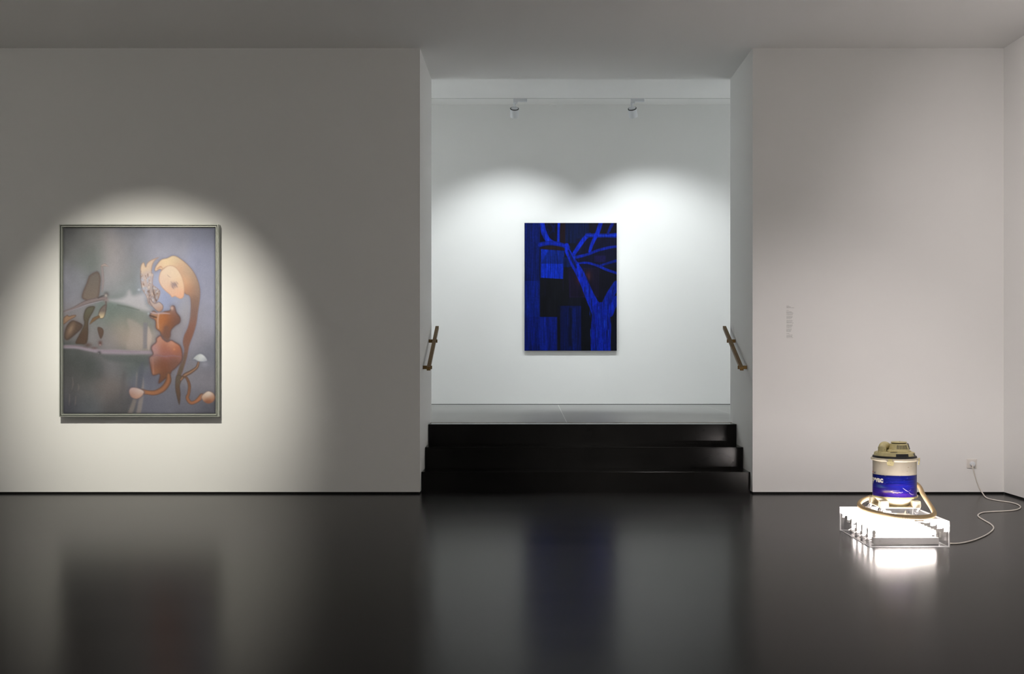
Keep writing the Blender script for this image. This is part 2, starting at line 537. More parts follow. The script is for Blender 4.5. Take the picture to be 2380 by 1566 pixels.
# ------------------------------------------------------------------ painted surfaces
class Paint:
    """a colour field on a regular grid, in picture units (y down)"""
    def __init__(s, x0, x1, y0, y1, nx, ny, base=(0, 0, 0)):
        s.X, s.Y = np.meshgrid(np.linspace(x0, x1, nx), np.linspace(y0, y1, ny))
        s.nx, s.ny = nx, ny
        s.A = np.zeros((ny, nx, 3)) + np.array(base, float)

    def noise(s, sx, sy, seed=0, octaves=1):
        r = np.random.default_rng(seed)
        out = np.zeros_like(s.X)
        amp = 1.0
        for o in range(octaves):
            gx = (s.X - s.X.min()) / sx
            gy = (s.Y - s.Y.min()) / sy
            g = r.normal(size=(int(gy.max()) + 3, int(gx.max()) + 3))
            ix, iy = gx.astype(int), gy.astype(int)
            fx, fy = gx - ix, gy - iy
            fx, fy = fx * fx * (3 - 2 * fx), fy * fy * (3 - 2 * fy)
            out += amp * ((g[iy, ix] * (1 - fx) + g[iy, ix + 1] * fx) * (1 - fy)
                          + (g[iy + 1, ix] * (1 - fx) + g[iy + 1, ix + 1] * fx) * fy)
            amp *= .5; sx /= 2; sy /= 2
        return out

    def field(s, pts, sigma):
        w = np.zeros_like(s.X) + 1e-12
        acc = np.zeros_like(s.A)
        for x, y, c in pts:
            d2 = (s.X - x) ** 2 + (s.Y - y) ** 2
            k = np.exp(-d2 / (2 * sigma * sigma)) + 1e-4 / (1 + d2 / sigma ** 2)
            w += k
            acc += k[..., None] * np.array(c, float)
        s.A = acc / w[..., None]

    def mix(s, mask, color):
        c = color if isinstance(color, np.ndarray) and color.ndim == 3 else np.array(color, float)
        s.A = s.A * (1 - mask[..., None]) + c * mask[..., None]

    def sdf(s, pts, smooth=True):
        if smooth:
            P = [Vector((p[0], p[1], 0)) for p in pts]
            n = len(P)
            q = []
            for i in range(n):
                a, b, c, d = P[i - 1], P[i], P[(i + 1) % n], P[(i + 2) % n]
                for k in range(5):
                    t = k / 5
                    q.append(0.5 * ((2 * b) + (c - a) * t + (2 * a - 5 * b + 4 * c - d) * t * t + (3 * b - a - 3 * c + d) * t ** 3))
            pts = [(v.x, v.y) for v in q]
        d = np.full_like(s.X, 1e18)
        ins = np.zeros(s.X.shape, bool)
        n = len(pts)
        for i in range(n):
            ax, ay = pts[i]; bx_, by_ = pts[(i + 1) % n]
            ex, ey = bx_ - ax, by_ - ay
            px, py = s.X - ax, s.Y - ay
            t = np.clip((px * ex + py * ey) / (ex * ex + ey * ey + 1e-12), 0, 1)
            d = np.minimum(d, (px - t * ex) ** 2 + (py - t * ey) ** 2)
            if abs(ey) > 1e-12:
                ins ^= ((ay > s.Y) != (by_ > s.Y)) & (s.X < (s.Y - ay) * ex / ey + ax)
        d = np.sqrt(d)
        return np.where(ins, -d, d)

    @staticmethod
    def sm(a, b, x):
        t = np.clip((x - a) / (b - a), 0, 1)
        return t * t * (3 - 2 * t)

    def poly(s, pts, color, soft=4, alpha=1.0, edge=None, ew=14, glow=None, gw=14, color2=None, axis=None, smooth=True):
        """edge: darker rim colour; glow: halo outside; color2+axis=(x0,y0,x1,y1): gradient"""
        d = s.sdf(pts, smooth)
        if glow is not None:
            s.mix(np.exp(-np.maximum(d, 0) / gw) * (d > -soft) * glow[1], glow[0])
        C = np.zeros_like(s.A) + np.array(color, float)
        if color2 is not None:
            x0, y0, x1, y1 = axis
            t = np.clip(((s.X - x0) * (x1 - x0) + (s.Y - y0) * (y1 - y0)) / ((x1 - x0) ** 2 + (y1 - y0) ** 2), 0, 1)[..., None]
            C = C * (1 - t) + np.array(color2, float) * t
        if edge is not None:
            t = (1 - s.sm(0, ew, -d))[..., None] * 0.85
            C = C * (1 - t) + np.array(edge, float) * t
        s.mix((1 - s.sm(-soft, soft, d)) * alpha, C)

    def fill(s, pts, ctrl, sigma, soft=4, edge=None, ew=12, glow=None, gw=10, alpha=1.0):
        """a form whose colour drifts between control points (x, y, colour)"""
        d = s.sdf(pts)
        if glow is not None:
            s.mix(np.exp(-np.maximum(d, 0) / gw) * (d > -soft) * glow[1], glow[0])
        keep, s.A = s.A, np.zeros_like(s.A)
        s.field(ctrl, sigma)
        C, s.A = s.A, keep
        if edge is not None:
            t = (1 - s.sm(0, ew, -d))[..., None] * 0.8
            C = C * (1 - t) + np.array(edge, float) * t
        s.mix((1 - s.sm(-soft, soft, d)) * alpha, C)

    def stroke(s, pts, radii, color, soft=3, alpha=1.0, edge=None, color2=None, light=None):
        """tapering brush stroke; light: highlight colour along the middle"""
        P = catmull([(p[0], p[1], 0) for p in pts], 6)
        n = len(P)
        best = np.full_like(s.X, 1e18)
        T = np.zeros_like(s.X)
        R = np.zeros_like(s.X)
        for i in range(n - 1):
            a, b = P[i], P[i + 1]
            ex, ey = b.x - a.x, b.y - a.y
            t = np.clip(((s.X - a.x) * ex + (s.Y - a.y) * ey) / (ex * ex + ey * ey + 1e-12), 0, 1)
            g = (i + t) / (n - 1)
            r = np.interp(g, np.linspace(0, 1, len(radii)), radii)
            d = np.hypot(s.X - a.x - t * ex, s.Y - a.y - t * ey) - r
            k = d < best
            best = np.where(k, d, best)
            T = np.where(k, g, T)
            R = np.where(k, r, R)
        C = np.zeros_like(s.A) + np.array(color, float)
        if color2 is not None:
            C = C * (1 - T[..., None]) + np.array(color2, float) * T[..., None]
        if light is not None:
            t = s.sm(0.3, 1.0, -best / np.maximum(R, 1))[..., None] * 0.7
            C = C * (1 - t) + np.array(light, float) * t
        if edge is not None:
            t = (1 - s.sm(0, 0.55, -best / np.maximum(R, 1)))[..., None] * 0.8
            C = C * (1 - t) + np.array(edge, float) * t
        s.mix((1 - s.sm(-soft, soft, best)) * alpha, C)

    def blob(s, x, y, rx, ry, color, alpha=1.0, ang=0.0):
        ca, sa = math.cos(ang), math.sin(ang)
        u = ((s.X - x) * ca + (s.Y - y) * sa) / rx
        v = (-(s.X - x) * sa + (s.Y - y) * ca) / ry
        s.mix(np.exp(-(u * u + v * v)) * alpha, color)

    def blur(s, n=1):
        for _ in range(n):
            for ax in (0, 1):
                P_ = np.pad(s.A, [(1, 1) if i == ax else (0, 0) for i in range(3)], 'edge')
                a_ = np.take(P_, range(0, P_.shape[ax] - 2), ax)
                c_ = np.take(P_, range(2, P_.shape[ax]), ax)
                s.A = s.A * .5 + (a_ + c_) * .25

    def linear(s, k=1.0):
        c = np.clip(s.A, 0, 255) / 255
        lin = np.where(c <= 0.04045, c / 12.92, ((c + 0.055) / 1.055) ** 2.4)
        return np.clip(lin * np.array(k), 0, 0.95)

    def mesh(s, name, place, k=1.0):
        """place(u, v) -> xyz arrays, u and v in 0..1 (v down)"""
        u, v = np.meshgrid(np.linspace(0, 1, s.nx), np.linspace(0, 1, s.ny))
        co = np.stack(place(u, v), -1).reshape(-1, 3)
        i = np.arange(s.nx * s.ny).reshape(s.ny, s.nx)
        q = np.stack([i[:-1, :-1], i[1:, :-1], i[1:, 1:], i[:-1, 1:]], -1).reshape(-1, 4)
        me = bpy.data.meshes.new(name)
        me.vertices.add(len(co)); me.vertices.foreach_set('co', co.astype(np.float32).ravel())
        me.loops.add(q.size); me.loops.foreach_set('vertex_index', q.astype(np.int32).ravel())
        me.polygons.add(len(q)); me.polygons.foreach_set('loop_start', (np.arange(len(q)) * 4).astype(np.int32))
        me.update(calc_edges=True)
        at_ = me.color_attributes.new('paint', 'FLOAT_COLOR', 'POINT')
        rgba = np.ones((len(co), 4), np.float32)
        rgba[:, :3] = s.linear(k).reshape(-1, 3)
        at_.data.foreach_set('color', rgba.ravel())
        return me


def mesh_obj(name, me, material, parent=None, smooth=False):
    me.materials.append(M[material])
    if smooth: me.polygons.foreach_set('use_smooth', [True] * len(me.polygons))
    o = bpy.data.objects.new(name, me)
    col.objects.link(o)
    if parent: o.parent = parent
    return o




# ------------------------------------------------------------------ framed painting
def left_painting():
    p = Paint(80, 1180, 90, 1445, 356, 430)
    Q = lambda pts: [(53.24 + .4869 * q[0], 62.64 + .4869 * q[1]) + tuple(q[2:]) for q in pts]
    p.field(Q([
        (80, 90, (98, 96, 94)), (400, 150, (122, 118, 114)), (850, 350, (149, 138, 136)), (1060, 150, (112, 110, 118)), (1600, 140, (124, 121, 134)), (1600, 340, (150, 145, 158)),
        (2250, 120, (124, 123, 140)), (2220, 500, (142, 140, 162)), (250, 350, (116, 113, 110)), (480, 560, (110, 113, 108)), (140, 850, (130, 126, 132)), (180, 1120, (122, 118, 128)),
        (330, 950, (122, 120, 124)), (860, 650, (152, 139, 139)), (860, 900, (140, 134, 136)), (1110, 700, (116, 117, 118)), (1000, 960, (112, 117, 117)), (1120, 480, (116, 115, 122)), (1320, 420, (146, 140, 152)), (1420, 880, (150, 150, 174)),
        (1600, 1160, (136, 141, 172)), (2220, 1000, (141, 138, 157)), (2220, 1400, (139, 135, 151)), (1860, 1300, (150, 142, 146)), (700, 1400, (92, 104, 96)), (960, 1300, (96, 106, 100)),
        (900, 1560, (146, 128, 112)), (1200, 1400, (114, 115, 107)), (300, 1300, (120, 112, 112)), (100, 1420, (118, 108, 106)),
        (1140, 1750, (158, 138, 125)), (700, 1700, (124, 114, 114)), (500, 1560, (112, 108, 106)), (480, 1760, (120, 110, 110)), (200, 2010, (68, 69, 66)), (300, 2050, (66, 68, 65)), (450, 2120, (66, 69, 67)),
        (200, 2220, (74, 71, 68)), (800, 2100, (108, 102, 104)), (1100, 2060, (78, 84, 81)), (300, 2450, (94, 89, 86)), (720, 2500, (112, 100, 96)), (420, 2700, (82, 83, 86)),
        (880, 2740, (74, 71, 72)), (1400, 2740, (96, 93, 104)), (1320, 2360, (96, 94, 108)), (2020, 1750, (134, 127, 136)), (2230, 1950, (108, 106, 118)), (2150, 2350, (120, 113, 120)),
        (2240, 2800, (82, 79, 88)), (1720, 1600, (132, 122, 126)), (1500, 2500, (106, 102, 112)), (1900, 2700, (98, 94, 104)), (100, 2750, (66, 64, 71)), (100, 2400, (78, 74, 76)), (1750, 2100, (118, 110, 114))]), 72)
    p.A += (p.noise(70, 90, 3, 3) * 2.0)[..., None]
    # haze, horizon band and standing bars
    p.poly(Q([(720, 1140), (850, 1130), (980, 1085), (1035, 1000), (1090, 1070), (1250, 1050), (1290, 1200), (1360, 1300), (1220, 1290), (1040, 1230), (880, 1180)]), (180, 168, 172), soft=24, alpha=.75)
    p.stroke(Q([(860, 1215), (1020, 1245), (1180, 1290)]), [3, 5, 3], (70, 76, 66), soft=7, alpha=.5)
    p.poly(Q([(1010, 1420), (1050, 1640), (1000, 1870), (1240, 1880), (1240, 1560)]), (156, 138, 128), soft=14, alpha=.5)
    p.poly(Q([(1245, 1480), (1310, 1480), (1300, 1860), (1240, 1870)]), (112, 105, 112), soft=8, alpha=.75, smooth=False)
    p.poly(Q([(1315, 1540), (1360, 1640), (1372, 1700), (1340, 1880), (1305, 1840)]), (176, 152, 140), soft=6, alpha=.7)
    p.stroke(Q([(50, 1840), (250, 1845), (420, 1880), (640, 1915), (860, 1920), (1100, 1930), (1380, 1925)]), [12, 13, 12, 15, 18, 17, 12], (146, 128, 138), soft=8, alpha=.85)
    p.stroke(Q([(60, 1835), (250, 1830), (420, 1860)]), [2, 3, 2], (112, 84, 88), soft=3, alpha=.6)
    p.stroke(Q([(640, 1905), (800, 1905), (1050, 1915), (1200, 1912)]), [2, 2, 3, 2], (122, 98, 112), soft=3, alpha=.5)
    p.poly(Q([(620, 1965), (900, 1960), (1330, 1975), (1330, 2120), (1050, 2080), (760, 2060)]), (76, 80, 78), soft=18, alpha=.6)
    p.poly(Q([(1150, 2220), (1110, 2560), (1010, 2860), (1075, 2860), (1160, 2560)]), (140, 122, 110), soft=8, alpha=.6)
    p.poly(Q([(1245, 2300), (1250, 2560), (1200, 2860), (1140, 2860), (1205, 2500)]), (148, 130, 118), soft=8, alpha=.6)
    p.poly(Q([(1190, 2150), (1250, 2080), (1225, 2440), (1140, 2440)]), (80, 80, 90), soft=9, alpha=.65)
    p.stroke(Q([(960, 2250), (930, 2500), (880, 2800)]), [16, 16, 14], (84, 78, 78), soft=16, alpha=.5)
    for q in (((190, 2300), (200, 2400), (180, 2480)), ((275, 2400), (285, 2450), (270, 2500)), ((150, 2550), (145, 2650), (140, 2720)), ((240, 2580), (235, 2680), (225, 2720))):
        p.stroke(Q(q), [1.5, 3, 1], (132, 116, 106), soft=4, alpha=.55)
    # left cluster
    p.poly(Q([(520, 725), (575, 720), (608, 800), (602, 930), (575, 1100), (500, 1150), (420, 1150), (335, 1110), (345, 1020), (400, 890), (440, 780)]), (102, 90, 82), soft=4,
           edge=(92, 72, 64), ew=18, color2=(112, 94, 82), axis=Q([(0, 750), (0, 1150)])[0] + Q([(0, 750), (0, 1150)])[1], glow=((82, 76, 80), .6), gw=9)
    p.stroke(Q([(60, 1315), (200, 1265), (380, 1180), (560, 1130), (680, 1110)]), [5, 8, 15, 14, 12], (122, 104, 102), soft=3, edge=(78, 62, 62))
    p.stroke(Q([(60, 1330), (250, 1265), (420, 1205), (640, 1150)]), [1.5, 2, 3, 2], (156, 142, 148), soft=3, alpha=.8)
    p.stroke(Q([(628, 640), (640, 760), (645, 880), (632, 1010)]), [7, 8, 7, 4], (140, 124, 124), soft=3, edge=(106, 82, 78))
    p.stroke(Q([(625, 625), (670, 612), (725, 635)]), [5, 9, 2], (160, 140, 132), soft=2.5, edge=(116, 84, 74))
    p.blob(*Q([(690, 1135)])[0], 18, 19, (126, 104, 102), .95)
    p.blob(*Q([(695, 1055)])[0], 17, 18, (64, 56, 58), .9)
    p.blob(*Q([(690, 1070)])[0], 10, 12, (172, 154, 142), .9)
    p.stroke(Q([(570, 1110), (620, 1085), (660, 1070)]), [3, 5, 3], (62, 54, 54), soft=3, alpha=.8)
    p.poly(Q([(630, 1240), (700, 1200), (690, 1310), (660, 1400), (610, 1420), (572, 1380), (590, 1300)]), (104, 88, 80), soft=3, edge=(66, 54, 46), ew=9,
           color2=(188, 162, 122), axis=Q([(0, 1300), (0, 1390)])[0] + Q([(0, 1300), (0, 1390)])[1])
    p.stroke(Q([(690, 1165), (688, 1240)]), [5, 5], (92, 76, 72))
    p.stroke(Q([(580, 1390), (510, 1430), (450, 1500)]), [10, 13, 3], (112, 82, 54), soft=3, edge=(70, 54, 42))
    p.poly(Q([(430, 1240), (520, 1235), (505, 1300), (440, 1420), (425, 1500), (425, 1640), (400, 1790), (300, 1800), (235, 1780), (300, 1640), (365, 1500), (355, 1390), (380, 1290)]),
           (86, 80, 62), soft=4, edge=(62, 50, 40), ew=12, color2=(78, 56, 42), axis=Q([(0, 1300), (0, 1650)])[0] + Q([(0, 1300), (0, 1650)])[1], glow=((88, 80, 80), .4), gw=7)
    p.poly(Q([(70, 1700), (90, 1560), (150, 1470), (210, 1445), (330, 1500), (330, 1560), (230, 1660), (120, 1740)]), (82, 62, 50), soft=5, edge=(66, 50, 44), ew=16, glow=((90, 80, 80), .4), gw=7)
    p.blob(*Q([(165, 1580)])[0], 20, 52, (142, 112, 88), .8, .45)
    p.poly(Q([(50, 1420), (110, 1365), (140, 1380), (200, 1365), (245, 1365), (230, 1395), (150, 1440), (50, 1510)]), (140, 104, 78), soft=3, edge=(84, 60, 50), ew=8)
    p.poly(Q([(565, 1550), (630, 1560), (655, 1610), (640, 1680), (610, 1720), (580, 1650)]), (88, 66, 54), soft=3.5, edge=(70, 50, 42), ew=9)
    p.blob(*Q([(605, 1785)])[0], 13, 17, (86, 52, 46), .9); p.blob(*Q([(603, 1812)])[0], 6, 5, (176, 140, 136), .8)
    p.blob(*Q([(420, 1815)])[0], 26, 15, (84, 62, 56), .85); p.blob(*Q([(515, 1860)])[0], 22, 9, (100, 74, 70), .8)
    p.blob(*Q([(590, 1930)])[0], 13, 12, (56, 52, 54), .85); p.blob(*Q([(580, 1940)])[0], 5, 5, (140, 134, 134), .7)
    p.blob(*Q([(1180, 985)])[0], 9, 8, (176, 178, 190), .8); p.blob(*Q([(1325, 1345)])[0], 9, 9, (168, 172, 176), .8)
    # torn wing
    wing = Q([(1205, 640), (1250, 572), (1280, 640), (1300, 590), (1360, 540), (1480, 495), (1420, 545), (1380, 620), (1370, 720), (1395, 760), (1385, 900), (1440, 950), (1495, 1010),
              (1480, 1100), (1440, 1170), (1380, 1230), (1320, 1190), (1290, 1080), (1230, 980), (1205, 820)])
    p.fill(wing, Q([(1250, 650, (206, 172, 138)), (1340, 600, (196, 160, 136)), (1240, 850, (188, 156, 140)), (1330, 800, (162, 146, 150)), (1300, 1000, (160, 146, 148)), (1440, 1040, (150, 118, 102)), (1380, 1150, (150, 132, 134))]), 36, soft=4, edge=(146, 106, 88), ew=8)
    inside = (p.sdf(wing) < -3) & (p.Y > Q([(0, 740)])[0][1])
    p.mix(np.clip(p.noise(13, 20, 21, 2) * .8, 0, 1) * inside * .8, (158, 158, 172))
    p.mix(np.clip(p.noise(9, 16, 33, 2) * .9 - .35, 0, 1) * inside * .85, (120, 88, 76))
    p.mix(np.clip(p.noise(8, 12, 47, 2) * .9 - .6, 0, 1) * inside * .8, (206, 176, 156))
    p.stroke(Q([(1385, 930), (1400, 1050), (1440, 1165)]), [1.5, 2, 2], (66, 54, 56), soft=2, alpha=.8)
    p.stroke(Q([(1210, 700), (1205, 820), (1225, 960)]), [1.5, 2, 1.5], (96, 72, 68), soft=2, alpha=.7)
    # bent body
    body = Q([(1410, 680), (1440, 610), (1510, 530), (1600, 505), (1680, 470), (1760, 490), (1880, 580), (1980, 690), (2050, 820), (2090, 970), (2088, 1120), (2060, 1320), (2035, 1500),
              (1990, 1660), (1930, 1830), (1900, 1990), (1860, 2130), (1810, 2270), (1740, 2280), (1750, 2220), (1800, 2060), (1850, 1900), (1830, 1780), (1850, 1670), (1900, 1560),
              (1940, 1400), (1950, 1200), (1930, 1080), (1860, 1040), (1790, 900), (1640, 650), (1520, 690), (1490, 680), (1430, 710)])
    p.fill(body, Q([(1440, 660, (210, 170, 136)), (1640, 530, (222, 186, 142)), (1760, 540, (196, 168, 134)), (1790, 650, (206, 150, 116)), (1900, 700, (176, 146, 120)), (1900, 850, (212, 152, 110)),
                    (2010, 820, (150, 122, 104)), (2050, 1000, (134, 108, 96)), (1950, 1000, (178, 120, 88)), (2000, 1150, (128, 94, 80)), (1980, 1350, (122, 88, 78)), (1985, 1500, (128, 82, 68)),
                    (1900, 1650, (124, 76, 60)), (1870, 1850, (122, 80, 66)), (1850, 2050, (106, 78, 62)), (1790, 2200, (92, 74, 58))]), 38, soft=3, edge=(120, 96, 92), ew=9, glow=((112, 110, 140), .5), gw=8)
    for k_ in range(9):
        x = 1955 + k_ * 13
        p.stroke(Q([(x, 1040 + 8 * k_), (x - 6, 1250), (x - 40, 1480)]), [.8, 1.6, .8], (96, 70, 62) if k_ % 2 else (150, 116, 98), soft=2.5, alpha=.35)
    face = Q([(1530, 680), (1620, 620), (1720, 640), (1800, 740), (1850, 880), (1858, 1000), (1845, 1090), (1800, 1122), (1745, 1100), (1715, 1085), (1670, 1098), (1640, 1060), (1570, 1000), (1510, 930), (1475, 840), (1490, 740)])
    p.fill(face, Q([(1600, 700, (216, 184, 156)), (1560, 850, (208, 170, 146)), (1720, 760, (216, 182, 150)), (1800, 900, (214, 170, 134)), (1680, 1000, (208, 160, 132)), (1790, 1070, (216, 152, 118))]), 34, soft=3, edge=(176, 126, 100), ew=9)
    for k_ in range(12):
        x, y = 1655 + (k_ * 37) % 90, 860 + (k_ * 23) % 80
        p.stroke(Q([(x, y), (x + 18, y + 26), (x + 30, y + 44)]), [.8, 1.5, .6], (104, 88, 98), soft=1.8, alpha=.75)
    p.blob(*Q([(1700, 910)])[0], 22, 20, (130, 108, 114), .6)
    p.stroke(Q([(1600, 760), (1625, 785), (1650, 800)]), [1, 1.6, .8], (120, 96, 98), soft=2, alpha=.7)
    p.stroke(Q([(1450, 670), (1500, 640), (1530, 660)]), [3, 5, 2], (170, 112, 84), soft=4, alpha=.7)
    # bulbs and amber forms
    p.fill(Q([(1340, 1110), (1400, 1180), (1440, 1180), (1480, 1165), (1540, 1220), (1530, 1290), (1470, 1320), (1380, 1240), (1335, 1160)]),
           Q([(1380, 1200, (170, 142, 132)), (1480, 1210, (176, 158, 154)), (1500, 1280, (168, 116, 90))]), 26, soft=3.5, edge=(92, 72, 74), ew=8)
    up = Q([(1350, 1340), (1400, 1300), (1460, 1330), (1560, 1310), (1640, 1290), (1660, 1230), (1710, 1230), (1740, 1320), (1795, 1400), (1790, 1480), (1720, 1530), (1660, 1600), (1640, 1700), (1520, 1690), (1490, 1620), (1430, 1560), (1420, 1450), (1345, 1400)])
    p.fill(up, Q([(1390, 1350, (150, 112, 92)), (1500, 1420, (166, 92, 44)), (1600, 1400, (150, 82, 40)), (1700, 1400, (126, 74, 52)), (1760, 1440, (98, 64, 58)), (1470, 1560, (176, 106, 58)), (1580, 1560, (134, 76, 46)), (1580, 1670, (104, 70, 62)), (1690, 1290, (128, 96, 92)), (1690, 1530, (112, 66, 46))]),
           30, soft=4, edge=(86, 62, 60), ew=13, glow=((92, 82, 92), .6), gw=9)
    p.stroke(Q([(1360, 1325), (1440, 1340), (1540, 1335), (1640, 1345)]), [5, 6, 7, 2], (172, 146, 152), soft=4, alpha=.75)
    p.stroke(Q([(1475, 1340), (1460, 1450), (1470, 1560)]), [5, 6, 4], (192, 150, 134), soft=4, alpha=.6)
    p.stroke(Q([(1345, 1370), (1400, 1390), (1440, 1400)]), [5, 7, 4], (66, 44, 36), soft=3.5, alpha=.8)
    p.blob(*Q([(1670, 1260)])[0], 11, 14, (196, 158, 140), .9)
    p.stroke(Q([(1590, 1560), (1585, 1660), (1580, 1790)]), [18, 24, 34], (112, 70, 54), soft=12, alpha=.9)
    low = Q([(1430, 1770), (1440, 1710), (1500, 1670), (1540, 1720), (1600, 1760), (1660, 1740), (1720, 1770), (1800, 1830), (1830, 1960), (1815, 2060), (1740, 2150), (1670, 2210), (1640, 2260), (1475, 2395), (1490, 2260),
             (1420, 2270), (1375, 2260), (1350, 2150), (1330, 2010), (1385, 1950), (1360, 1870), (1375, 1820)])
    p.fill(low, Q([(1480, 1740, (176, 118, 96)), (1410, 1860, (166, 118, 116)), (1560, 1850, (152, 86, 62)), (1680, 1790, (190, 130, 108)), (1740, 1870, (160, 84, 50)), (1600, 1950, (140, 84, 78)), (1790, 1950, (136, 86, 76)),
                   (1420, 2080, (118, 70, 52)), (1550, 2120, (116, 64, 42)), (1700, 2090, (112, 70, 56)), (1400, 2230, (142, 88, 60)), (1540, 2290, (104, 62, 42)), (1370, 2010, (150, 116, 112))]),
           32, soft=4, edge=(78, 54, 52), ew=12, glow=((86, 76, 86), .65), gw=9)
    p.stroke(Q([(1380, 1990), (1440, 1965), (1560, 1985), (1680, 1975), (1800, 1990)]), [4, 5, 5, 4, 3], (134, 92, 96), soft=3.5, alpha=.8)
    p.stroke(Q([(1385, 2000), (1390, 2120), (1395, 2240)]), [4, 4, 6], (158, 104, 88), soft=4, alpha=.6)
    p.blob(*Q([(1705, 1880)])[0], 8, 8, (206, 128, 84), .6)
    # tail and pale ball
    p.stroke(Q([(1620, 2260), (1615, 2360), (1540, 2470), (1420, 2530), (1300, 2525), (1220, 2510)]), [16, 22, 22, 19, 16, 20], (116, 72, 50), soft=3, edge=(84, 58, 48), color2=(164, 102, 68), light=(156, 94, 56))
    p.fill(Q([(1030, 2500), (1060, 2455), (1130, 2450), (1220, 2480), (1260, 2520), (1220, 2590), (1150, 2625), (1080, 2610), (1040, 2560)]),
           Q([(1090, 2480, (180, 150, 144)), (1180, 2500, (190, 170, 160)), (1080, 2560, (150, 104, 86)), (1180, 2580, (176, 126, 102)), (1130, 2530, (176, 138, 124))]), 22, soft=3.5, edge=(104, 80, 82), ew=8, glow=((80, 74, 84), .6), gw=6)
    # sprouts
    p.fill(Q([(1740, 2270), (1720, 2400), (1730, 2530), (1780, 2715), (1800, 2560), (1790, 2420), (1830, 2290)]), Q([(1770, 2330, (90, 74, 60)), (1760, 2500, (92, 66, 50)), (1785, 2650, (84, 62, 50))]), 30, soft=4, edge=(70, 56, 50), ew=9)
    p.stroke(Q([(1800, 2340), (1860, 2270), (1950, 2220), (2040, 2150), (2070, 2060)]), [8, 14, 13, 10, 8], (104, 72, 52), soft=3, edge=(72, 54, 48), light=(172, 124, 94))
    p.stroke(Q([(1840, 2290), (1890, 2310), (1930, 2420), (1920, 2540), (1900, 2610), (1950, 2680), (2030, 2660), (2120, 2580)]), [6, 9, 11, 11, 13, 13, 13, 20], (98, 68, 50), soft=3, edge=(74, 54, 46), color2=(172, 100, 62))
    p.fill(Q([(1975, 2030), (2030, 1965), (2100, 1942), (2165, 1980), (2200, 2050), (2130, 2070), (2060, 2060), (2010, 2035)]), Q([(2040, 1990, (160, 158, 156)), (2120, 1990, (206, 204, 200)), (2170, 2045, (150, 148, 156))]), 24, soft=3.5, edge=(98, 98, 110), ew=8, glow=((96, 94, 104), .6), gw=6)
    p.blob(*Q([(2160, 2100)])[0], 24, 24, (146, 142, 150), .55)
    p.fill(Q([(2110, 2590), (2160, 2530), (2220, 2505), (2290, 2540), (2318, 2610), (2280, 2670), (2210, 2695), (2140, 2660)]), Q([(2210, 2540, (216, 202, 190)), (2150, 2570, (190, 150, 122)), (2280, 2580, (190, 146, 120)), (2210, 2660, (130, 72, 46)), (2280, 2640, (150, 86, 56))]),
           22, soft=3.5, edge=(120, 86, 76), ew=7, glow=((94, 90, 98), .6), gw=7)
    lum = p.A @ np.array([.3, .59, .11])
    p.A = lum[..., None] + (p.A - lum[..., None]) * .86
    p.blur(1)
    p.A += (p.noise(6, 6, 71, 2) * 1.3)[..., None]
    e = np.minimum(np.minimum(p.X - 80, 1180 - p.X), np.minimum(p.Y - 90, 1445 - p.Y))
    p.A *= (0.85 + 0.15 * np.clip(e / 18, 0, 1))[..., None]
    return p


def mitred_rail(profile, p0, p1, inward):
    """profile [(inset, out)] swept from p0 to p1 (XZ corners) with 45 degree ends; out is -Y"""
    bm = bmesh.new()
    d = (p1 - p0).normalized()
    rings = []
    for base, sgn in ((p0, 1), (p1, -1)):
        rings.append([bm.verts.new(base + inward * u + d * u * sgn + Vector((0, -w, 0))) for u, w in profile])
    n = len(profile)
    for k in range(n):
        bm.faces.new((rings[0][k], rings[0][(k + 1) % n], rings[1][(k + 1) % n], rings[1][k]))
    bm.faces.new(rings[0]); bm.faces.new(rings[1][::-1])
    return bm


DEPTH = 0.062
yc = YW - DEPTH
A = at(137.5, 521, yc); B = at(507, 968.5, yc)
pt = empty('framed_painting', ((A.x + B.x) / 2, YW, B.z))
tag(pt, 'framed painting of bulbous amber and grey forms in a silver frame', 'painting')
w2, hh = (B.x - A.x) / 2, A.z - B.z
prof = [(0, 0), (0, DEPTH), (.0065, DEPTH), (.0070, DEPTH - .030), (.0125, DEPTH - .030), (.0130, DEPTH - .004), (.0200, DEPTH - .004), (.0205, DEPTH - .016), (.0225, DEPTH - .016), (.0225, 0)]
cs = [Vector((-w2, 0, 0)), Vector((w2, 0, 0)), Vector((w2, 0, hh)), Vector((-w2, 0, hh))]
inn = [Vector((0, 0, 1)), Vector((-1, 0, 0)), Vector((0, 0, -1)), Vector((1, 0, 0))]
for k in range(4):
    obj('frame_rail', mitred_rail(prof, cs[k], cs[(k + 1) % 4], inn[k]), 'silver', pt)
obj('backing_board', bx(-w2 + .022, w2 - .022, -.02, -.002, .022, hh - .022), 'backing', pt)
ci = .0265
cv = left_painting().mesh('canvas', lambda u, v: (-w2 + ci + u * (2 * w2 - 2 * ci), np.full_like(u, -DEPTH + .013), hh - ci - v * (hh - 2 * ci)), (.90, .98, 1.09))
mesh_obj('canvas', cv, 'oil', pt)['label'] = 'painted canvas with amber figure and grey haze'


